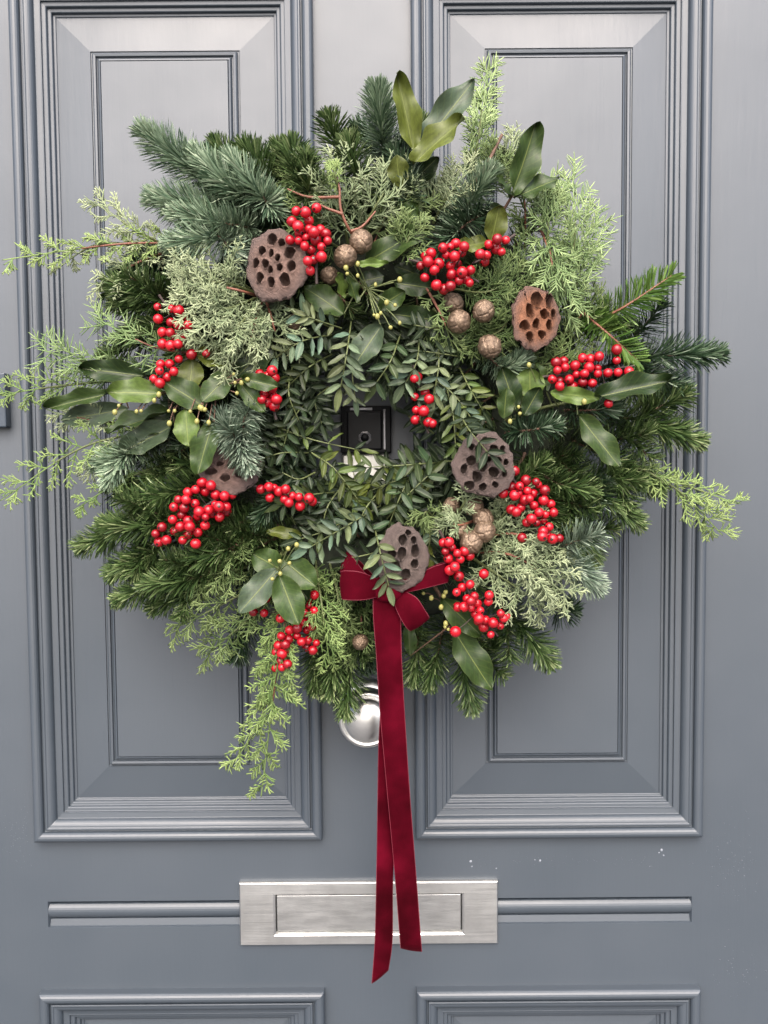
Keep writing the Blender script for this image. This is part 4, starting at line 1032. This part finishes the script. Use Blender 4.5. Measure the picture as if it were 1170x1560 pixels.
# --- berries
BERRY = bpy.data.meshes.new('berry'); bm = bmesh.new(); bmesh.ops.create_uvsphere(bm, u_segments=20, v_segments=12, radius=1.0); bm.to_mesh(BERRY); bm.free()
for p in BERRY.polygons: p.use_smooth = True
BERRY.materials.append(MAT['berry'])
BC = [
 ('red berry cluster beside the large lotus pod', 360,300,.188,.165, [(650,90),(485,115),(560,125),(450,200),(590,195),(500,240),(590,260),(515,295),(630,285),(725,300),(680,270),(435,350),(505,355),(565,330),(645,350),(740,355),(555,400),(690,405),(610,430),(625,510),(690,485),(580,520),(600,600)]),
 ('full red berry cluster at the top centre', 540,90,.3248,.160, [(330,1025),(310,970),(345,950),(360,910),(395,960),(335,925),(430,920),(415,885),(450,880),(475,865),(505,910),(515,880),(470,925),(385,1060),(420,1080),(450,1065),(455,1010),(490,1040),(505,1000),(520,1030),(545,990),(540,1050),(450,970),(375,990),(480,960)]),
 ('small red berry cluster next to the bay leaves', 540,90,.3248,.160, [(710,850),(670,845),(630,870),(665,890),(690,905),(620,920),(590,915),(610,950)]),
 ('red berry cluster left of the silvery cypress', 0,290,.3077,.150, [(780,577),(783,637),(850,585),(885,595),(912,625),(845,653),(885,668),(930,668),(805,703),(843,705),(872,728),(907,720),(805,760),(845,768),(882,760),(915,755),(930,690)]),
 ('small red berry cluster above the bright bay leaf', 0,290,.3077,.150, [(795,860),(840,860),(790,893),(860,897),(762,935),(792,955),(828,925),(885,835),(948,812),(1020,808)]),
 ('red berry cluster half hidden by a bay leaf', 300,400,.3419,.145, [(280,495),(315,505),(345,515),(335,482),(300,540),(335,560),(300,585),(340,600),(313,625),(345,640),(355,610),(290,610)]),
 ('loose red berries beneath the pistacia leaves', 300,400,.3419,.150, [(285,1010),(320,1000),(345,1005),(325,1048),(365,1020),(395,1010),(390,1055),(425,1040),(455,1045),(410,1070),(460,1085),(515,1065),(500,1050)]),
 ('wide red berry cluster at the lower left', 0,560,.359,.155, [(858,488),(895,500),(830,517),(798,530),(870,525),(757,560),(790,560),(738,592),(782,595),(828,577),(915,540),(953,545),(845,612),(885,605),(912,580),(930,590),(960,590),(732,645),(772,625),(798,650),(840,630),(872,635),(900,620),(932,635),(845,650),(870,670),(765,675),(805,675),(742,693),(660,705),(687,677),(706,733),(675,740),(775,733),(800,708),(830,747),(840,700),(985,540),(960,610)]),
 ('red berry sprig hanging below the lower bay leaves', 240,800,.3248,.136, [(555,285),(570,310),(557,255),(510,343),(450,408),(500,413),(577,437),(592,410),(735,328),(712,345),(710,378),(735,403),(690,412),(708,432),(690,460),(722,475),(620,492),(655,483),(700,493),(615,535),(655,520),(675,547),(707,540),(745,553),(580,520),(700,572),(728,587),(568,565),(612,585),(557,595),(583,605),(578,637),(607,627),(553,668),(583,668),(610,652),(600,560)]),
 ('red berry cluster above the long dark bay leaf', 680,400,.3846,.150, [(540,378),(570,382),(605,372),(675,388),(675,345),(510,408),(470,415),(440,427),(565,415),(600,440),(515,443),(547,440),(420,462),(448,470),(487,463),(540,475),(578,478),(500,490),(640,437),(680,435),(723,432),(643,557),(435,395),(600,418),(450,490),(465,390)]),
 ('red berry cluster below the right lotus pod', 680,400,.3846,.155, [(270,825),(315,862),(355,868),(290,885),(258,890),(365,880),(390,902),(320,905),(285,915),(310,940),(345,915),(270,922),(347,962),(385,942),(413,957),(295,970),(258,978),(277,988),(367,990),(425,990),(392,998),(385,1020),(318,1030),(337,1015),(357,1030),(407,1047),(383,1065),(400,1080),(300,1090),(420,1095),(447,1093),(225,915),(380,1085),(330,935),(245,860)]),
 ('long red berry sprig right of the velvet bow', 500,720,.359,.160, [(488,298),(512,295),(525,318),(497,335),(548,342),(578,333),(600,352),(560,368),(510,365),(527,390),(515,415),(487,412),(537,400),(555,440),(568,487),(545,508),(602,475),(660,430),(590,535),(620,525),(605,575),(575,570),(550,570),(632,555),(645,585),(625,600),(640,620),(668,625),(660,655),(700,637),(730,650),(745,618),(732,597),(760,610),(680,548),(683,520),(690,688),(540,675),(635,630),(605,545)]),
 ('red berries behind the pistacia leaves right of the opening', 480,560,.1538,.140, [(1015,95),(985,110),(990,290),(1090,245),(1130,310),(1000,420),(1075,430),(1025,490),(990,520),(1120,540),(1165,555)]),
]
for lab, ox, oy, s, d0, lst in BC:
    pts = []
    for (zx, zy) in lst:
        r = random.choice((random.uniform(.0043, .0053), random.uniform(.0043, .0052), random.uniform(.0036, .0045)))
        best = None
        for off in (0, .005, -.006, .009, -.011, .013, -.016, -.021):
            c = P(ox + zx * s, oy + zy * s, d0 + off)
            if all((c - q).length > (r + rq) * .93 for q, rq in pts): best = c; break
        pts.append((best if best is not None else c, r))
    mean = sum((p for p, r in pts), Vector()) / len(pts)
    # principal line of the cluster for its twig
    A = np.array([tuple(p) for p, r in pts]); A0 = A - A.mean(0); ax = np.linalg.svd(A0, full_matrices=False)[2][0]
    tt = A0 @ ax; ax = Vector(tuple(ax))
    line = []
    for q in np.linspace(tt.min() - .012, tt.max() + .008, 8):
        wgt = np.exp(-((tt - q) / (0.25 * (tt.max() - tt.min()) + 1e-6)) ** 2); c = (A * wgt[:, None]).sum(0) / wgt.sum()
        line.append(Vector(tuple(c)) + ax * (q - float((c - A.mean(0)) @ np.array(tuple(ax)))) + Vector((0, .008, 0)))
    paths = [(catmull(line, 18), .0015, .0010)]
    fine = catmull(line, 30)
    for p, r in pts:
        q = min(fine, key=lambda x: (x - p).length); paths.append(([q, (q + p) / 2 + Vector((0, .001, -.001)), p], .0006, .0005))
    sp = new_obj('berry_cluster', tube_mesh('berry_cluster', paths, 5), wreath, MAT['dark_twig']); sp['label'] = lab
    for p, r in pts:
        o = new_obj('berry', BERRY, sp)
        nrm = Vector((random.gauss(0, 1), random.gauss(-.3, .8), random.gauss(-.5, 1))).normalized()
        o.matrix_basis = Matrix.Translation(p) @ nrm.to_track_quat('Z', 'Y').to_matrix().to_4x4() @ Matrix.Diagonal((r, r, r * random.uniform(.92, 1.02), 1))

# --- lotus pods
def pod_mesh(name, holes, seed, rim=0.06):
    rg = random.Random(seed); n = 84; ph = [rg.uniform(0, 6.3) for _ in range(4)]
    def rad(a): return 1 + rim * (.5 * math.sin(3 * a + ph[0]) + .35 * math.sin(7 * a + ph[1]) + .25 * math.sin(13 * a + ph[2])) + .015 * math.sin(23 * a + ph[3])
    pts = []; edges = []
    for k in range(n):
        a = 2 * math.pi * k / n; pts.append((rad(a) * math.cos(a), rad(a) * math.sin(a)))
    edges += [(k, (k + 1) % n) for k in range(n)]
    hn = 20; hidx = []
    for (hx, hy, hr, hs, ha) in holes:
        for ring, fac in ((0, 1.0), (1, 1.22)):
            b = len(pts)
            for k in range(hn):
                a = 2 * math.pi * k / hn; ex, ey = hr * fac * math.cos(a), hr * fac * hs * math.sin(a)
                if fac > 1: ex, ey = (hr + .022) * math.cos(a), (hr * hs + .022) * math.sin(a)
                ca, sa = math.cos(ha), math.sin(ha); jt = 1 + .10 * math.sin(2 * a + hx * 9) + .07 * math.sin(3 * a + hy * 11); ex *= jt; ey *= jt; pts.append((hx + ex * ca - ey * sa, hy + ex * sa + ey * ca))
            if ring == 0: hidx.append(b); edges += [(b + k, b + (k + 1) % hn) for k in range(hn)]
    for _ in range(420):
        a, r = rg.uniform(0, 6.283), math.sqrt(rg.random()) * .95; x, y = r * math.cos(a), r * math.sin(a)
        if all(math.hypot(x - h[0], y - h[1]) > h[2] * max(1, h[3]) + .045 for h in holes): pts.append((x, y))
    res = delaunay_2d_cdt([Vector(p) for p in pts], edges, [], 0, 1e-5, True)
    ov, oe, of, vmap = res[0], res[1], res[2], res[3]
    first = {}
    for i, src_ in enumerate(vmap):
        for s_ in src_: first[s_] = i
    def inside(x, y):
        for hx, hy, hr, hs, ha in holes:
            dx, dy = x - hx, y - hy; ca, sa = math.cos(-ha), math.sin(-ha); ux, uy = dx * ca - dy * sa, dx * sa + dy * ca
            if (ux / hr) ** 2 + (uy / (hr * hs)) ** 2 < .80: return True
        return False
    V = []
    lipset = set()
    for b in hidx: lipset.update(first[b + k] for k in range(hn))
    for i, v in enumerate(ov):
        r = v.length; z = .05 * noise.noise(Vector((v.x * 2.5, v.y * 2.5, seed))) + .02 * noise.noise(Vector((v.x * 9, v.y * 9, seed))) - .10 * max(0, r - .72) + .05 * (1 - r * r)
        if i in lipset: z += .045
        V.append((v.x, v.y, z))
    F = []
    for f in of:
        cxy = sum((ov[i] for i in f), Vector((0, 0))) / len(f)
        if cxy.length < 1.25 and not inside(cxy.x, cxy.y): F.append(tuple(f))
    for (hx, hy, hr, hs, ha), b in zip(holes, hidx):
        prev = [first[b + k] for k in range(hn)]
        for fac, dz in ((.93, -.06), (.90, -.22), (.78, -.36), (.40, -.42)):
            cur = []
            for k in range(hn):
                x, y = ov[first[b + k]]; cur.append(len(V)); V.append((hx + (x - hx) * fac, hy + (y - hy) * fac, dz))
            for k in range(hn): F.append((prev[k], prev[(k + 1) % hn], cur[(k + 1) % hn], cur[k]))
            prev = cur
        F.append(tuple(prev))
    prev = [first[k] for k in range(n)]
    for fac, dz, rid in ((1.035, -.10, .012), (1.02, -.17, .02), (.93, -.32, .03), (.75, -.65, .03), (.50, -1.0, .02), (.16, -1.35, .0), (.10, -1.6, 0)):
        cur = []
        for k in range(n):
            x, y = pts[k]; fz = fac + rid * math.sin(k * .9 + ph[1]); cur.append(len(V)); V.append((x * fz, y * fz, dz))
        for k in range(n): F.append((prev[k], cur[k], cur[(k + 1) % n], prev[(k + 1) % n]))
        prev = cur
    me = bpy.data.meshes.new(name); me.from_pydata(V, [], F)
    bm = bmesh.new(); bm.from_mesh(me); bmesh.ops.recalc_face_normals(bm, faces=bm.faces); bm.to_mesh(me); bm.free()
    for p in me.polygons: p.use_smooth = True
    md = None
    return me
def H(lst, cx, cy, rx, ry):      # holes read off an enlarged view
    return [((x - cx) / rx, -(y - cy) / ry, r * 1.06 / rx, s, math.radians(-a)) for x, y, r, s, a in lst]
PODS = [
 ('large grey-brown lotus pod at the upper left', (421,403), 47, 54, .160, (-.12, .12), (0.180, 0.116, 0.094),
  H([(283,345,42,1.0,0),(205,432,30,1.1,0),(278,455,24,1.2,0),(362,375,30,1,0),(428,458,48,.85,0),(153,530,26,1.5,10),(230,538,30,1.1,0),(330,498,25,1.1,20),(270,592,24,1.1,0),(345,573,26,1.05,0),(437,570,38,1.0,0),(187,650,30,1.45,0),(277,690,33,1.1,0),(388,675,44,1.2,-10)], 315, 545, 245, 285)),
 ('copper-brown lotus pod with a narrow rim at the upper right', (816,484), 36, 47, .155, (.10, .10), (0.235, 0.105, 0.058),
  H([(350,148,23,1.15,0),(398,148,15,1.4,0),(320,190,16,1.2,0),(377,203,17,.95,0),(413,200,11,1.3,0),(300,247,17,.9,0),(345,241,14,1.05,0),(395,246,14,1.0,0),(320,290,15,.9,0),(367,282,14,.95,0)], 345, 217, 92, 120)),
 ('grey-brown lotus pod with many holes at the right', (738,708), 46, 48, .165, (.05, .10), (0.122, 0.090, 0.078),
  H([(95,785,20,1.1,0),(140,808,21,1.1,0),(185,742,20,1,0),(222,740,12,1.2,0),(205,783,12,1,0),(163,780,15,.8,0),(117,848,21,1,0),(185,832,23,.9,0),(235,793,11,1.3,0),(85,885,22,.9,0),(140,890,18,.75,0),(190,880,16,.7,20),(228,838,12,1.2,0),(65,818,14,1.4,0),(125,742,17,1.0,0),(150,705,14,1,0),(95,730,14,1,0)], 148, 802, 122, 125)),
 ('grey-brown lotus pod half hidden by a silvery fir tip', (350,712), 47, 40, .145, (-.05, .45), (0.155, 0.100, 0.084),
  H([(78,930,27,.75,0),(140,962,24,.85,0),(203,945,23,1,0),(168,908,22,.9,0),(115,897,18,.8,0),(235,885,18,.9,0),(60,890,14,.8,0),(190,870,16,.8,0)], 155, 912, 130, 108)),
 ('dark lotus pod above the velvet bow', (614,850), 38, 50, .165, (.10, .05), (0.118, 0.090, 0.078),
  H([(312,348,21,1.0,0),(370,338,19,1.2,0),(318,293,19,1.0,0),(368,388,18,.85,0),(330,432,22,.95,0),(285,400,22,1.1,0),(270,350,18,1,0),(275,440,16,.9,0),(365,295,13,1,0),(340,265,12,.9,0)], 318, 365, 106, 130)),
]
for k, (lab, (px, py), rx, ry, d, (tx, tz), colr, holes) in enumerate(PODS):
    o = new_obj('lotus_pod', pod_mesh('lotus_pod', holes, k + 3, rim=.085), wreath, MAT['pod'])
    if o.data.materials: pass
    nrm = Vector((tx, -1, tz)).normalized(); x = Vector((0, 0, 1)).cross(nrm) * -1
    x = Vector((1, 0, 0)) - nrm * nrm.x; x.normalize(); y = nrm.cross(x)
    R3 = Matrix(((x.x, y.x, nrm.x, 0), (x.y, y.y, nrm.y, 0), (x.z, y.z, nrm.z, 0), (0, 0, 0, 1)))
    m = M_PX(d); o.matrix_basis = Matrix.Translation(P(px, py, d)) @ R3 @ Matrix.Diagonal((rx * m, ry * m, (rx + ry) * .5 * m, 1))
    o['label'] = lab; o.color = (*colr, 1)

# --- round cones
cm = icos('round_cone', 5)
seeds = []
for k in range(11):
    zz = 1 - 2 * (k + .5) / 11; a = k * 2.39996; q = math.sqrt(1 - zz * zz); seeds.append(Vector((q * math.cos(a), q * math.sin(a), zz)))
for v in cm.vertices:
    u = v.co.normalized(); ds = sorted(math.acos(max(-1, min(1, u.dot(s)))) for s in seeds); g_ = min(1, (ds[1] - ds[0]) / .22)
    r = .88 + .10 * (g_ * (2 - g_)) + .07 * math.exp(-(ds[0] / .12) ** 2) + .03 * noise.noise(u * 4)
    v.co = u * r
cm.materials.append(MAT['cone'])
CONES = [((550,368),18,.150,'topmost bronze cone under the bare twig'),((526,391),18,.152,'bronze cone touching the topmost cone'),((502,420),14,.135,'small bronze cone in the shade of the bay leaves'),
 ((699,490),18,.150,'bronze cone below the top berry cluster'),((737,474),17,.152,'bronze cone next to the copper-brown pod'),((746,528),18,.150,'dull brown cone below the copper-brown pod'),
 ((690,462),16,.135,'cone tucked under the top berry cluster'),((722,772),15,.140,'uppermost cone of the lower right group'),((736,790),16,.145,None),((738,810),17,.152,None),((718,826),18,.155,None),((700,808),15,.145,None),((688,770),13,.135,None),
 ((549,978),13,.125,'single small cone beside the hanging ribbon'),((448,492),14,.135,'cone hidden behind the pistacia leaves'),((537,905),13,.115,None)]
for (px, py), r, d, lab in CONES:
    o = new_obj('round_cone', cm, wreath); rr = r * M_PX(d)
    o.matrix_basis = Matrix.Translation(P(px, py, d)) @ Vector((random.gauss(0, 1), random.gauss(0, 1), random.gauss(0, 1))).to_track_quat('Z', 'Y').to_matrix().to_4x4() @ Matrix.Diagonal((rr, rr, rr * 1.06, 1))
    if lab: o['label'] = lab
for (wx) in (wreath,):
    for ch_ in wx.children:
        if ch_.name.startswith(('round_cone', 'lotus_pod')):
            ch_.matrix_parent_inverse = Matrix.Translation(-Vector(wreath.location))

# ------------------------------------------------------------------ the velvet bow
kn = P(590, 893, .150)
bow = bpy.data.objects.new('velvet_bow', None); COL.objects.link(bow); bow.location = kn
bow['label'] = 'burgundy velvet bow with two long tails tied under the wreath'; bow['category'] = 'bow'
def ribbon(name, stations, n=40, th=0.0009, parent=bow, ripple=0.0):
    """stations: (left edge px,py,d), (right edge px,py,d)"""
    Lp = catmull([P(*a) for a, b in stations], n); Rp = catmull([P(*b) for a, b in stations], n)
    TS = [0, .022, .2, .4, .6, .8, .978, 1]; m = 7; V = []; F = []
    for i in range(n + 1):
        T = (Lp[min(i + 1, n)] + Rp[min(i + 1, n)] - Lp[max(i - 1, 0)] - Rp[max(i - 1, 0)]); W = Rp[i] - Lp[i]
        nr = T.cross(W); nr = nr.normalized() if nr.length > 1e-12 else Vector((0, -1, 0))
        for s_ in (1, -1):
            for k in range(m + 1):
                t = TS[k]; bulge = .0012 * math.sin(math.pi * t) + ripple * math.sin(i * .35 + t * 2)
                V.append(Lp[i] + W * t + nr * (s_ * th / 2 + bulge))
    q = 2 * (m + 1)
    for i in range(n):
        for k in range(m):
            a = i * q + k; F.append((a, a + 1, a + q + 1, a + q)); a += m + 1; F.append((a + q, a + q + 1, a + 1, a))
        a = i * q; F.append((a, a + q, a + q + m + 1, a + m + 1)); a = i * q + m; F.append((a + m + 1, a + q + m + 1, a + q, a))
    for i in (0, n):
        for k in range(m): a = i * q + k; F.append((a, a + 1, a + m + 2, a + m + 1))
    me = mesh_np(name, V, [F]); me.materials.append(MAT['velvet']); me.materials.append(MAT['selvedge'])
    idx = np.zeros(len(F), np.int32); 
    for i in range(n):
        b = i * (2 * m + 2); idx[b + 2 * m] = 1; idx[b + 2 * m + 1] = 1; idx[b:b + 2] = 1; idx[b + 2 * m - 2:b + 2 * m] = 1
    idx[n * (2 * m + 2):] = 1
    me.polygons.foreach_set('material_index', idx)
    sm = np.ones(len(F), bool); sm[idx == 1] = False; me.polygons.foreach_set('use_smooth', sm)
    return new_obj(name, me, parent)
# tail in front
ribbon('tail', [((570,892,.152),(604,892,.152)),((568,930,.158),(610,930,.157)),((573,1000,.150),(612,1000,.148)),((579,1090,.140),(617,1090,.139)),((589,1200,.128),(624,1200,.128)),((601,1330,.112),(634,1330,.112)),((610,1444,.104),(643,1450,.104))], 60, ripple=.0004)
# tail behind
ribbon('tail', [((596,895,.146),(616,895,.146)),((592,960,.146),(612,960,.146)),((584,1030,.138),(612,1032,.136)),((577,1120,.128),(607,1120,.126)),((575,1220,.116),(604,1220,.114)),((573,1340,.104),(599,1340,.102)),((571,1430,.098),(598,1430,.096)),((566,1498,.094),(592,1478,.092))], 60, ripple=.0004)
# loops: out in front, round the end and back behind
def loop(pts): ribbon('loop', pts, 44)
loop([((584,886,.158),(582,908,.158)),((552,872,.163),(554,914,.163)),((528,869,.160),(528,914,.160)),((520,871,.154),(521,912,.154)),((530,872,.149),(530,910,.149)),((582,886,.146),(582,906,.146))])
loop([((582,893,.154),(574,906,.155)),((556,872,.156),(544,894,.158)),((536,846,.155),(524,878,.157)),((530,838,.150),(519,870,.152)),((540,846,.145),(528,874,.145)),((582,890,.144),(576,902,.144))])
loop([((602,906,.157),(602,884,.155)),((632,900,.162),(626,880,.160)),((664,892,.161),(658,864,.160)),((682,887,.155),(681,857,.155)),((668,888,.149),(664,860,.149)),((602,902,.146),(602,888,.146))])
loop([((596,906,.157),(610,898,.158)),((606,934,.163),(634,910,.164)),((618,955,.161),(648,930,.162)),((625,961,.155),(654,941,.156)),((618,950,.149),(646,928,.149)),((598,905,.146),(610,898,.146))])
kv = icos('knot', 4)
for v in kv.vertices:
    u = v.co.copy(); sgn = lambda x: math.copysign(abs(x) ** .75, x)
    v.co = Vector((sgn(u.x) * .0135, sgn(u.y) * .008 + .0006 * math.sin(u.x * 16 + u.z * 3), sgn(u.z) * .0125))
kv.materials.append(MAT['velvet']); ko = new_obj('knot', kv, bow); ko.matrix_basis = Matrix.Translation(P(592, 896, .158))
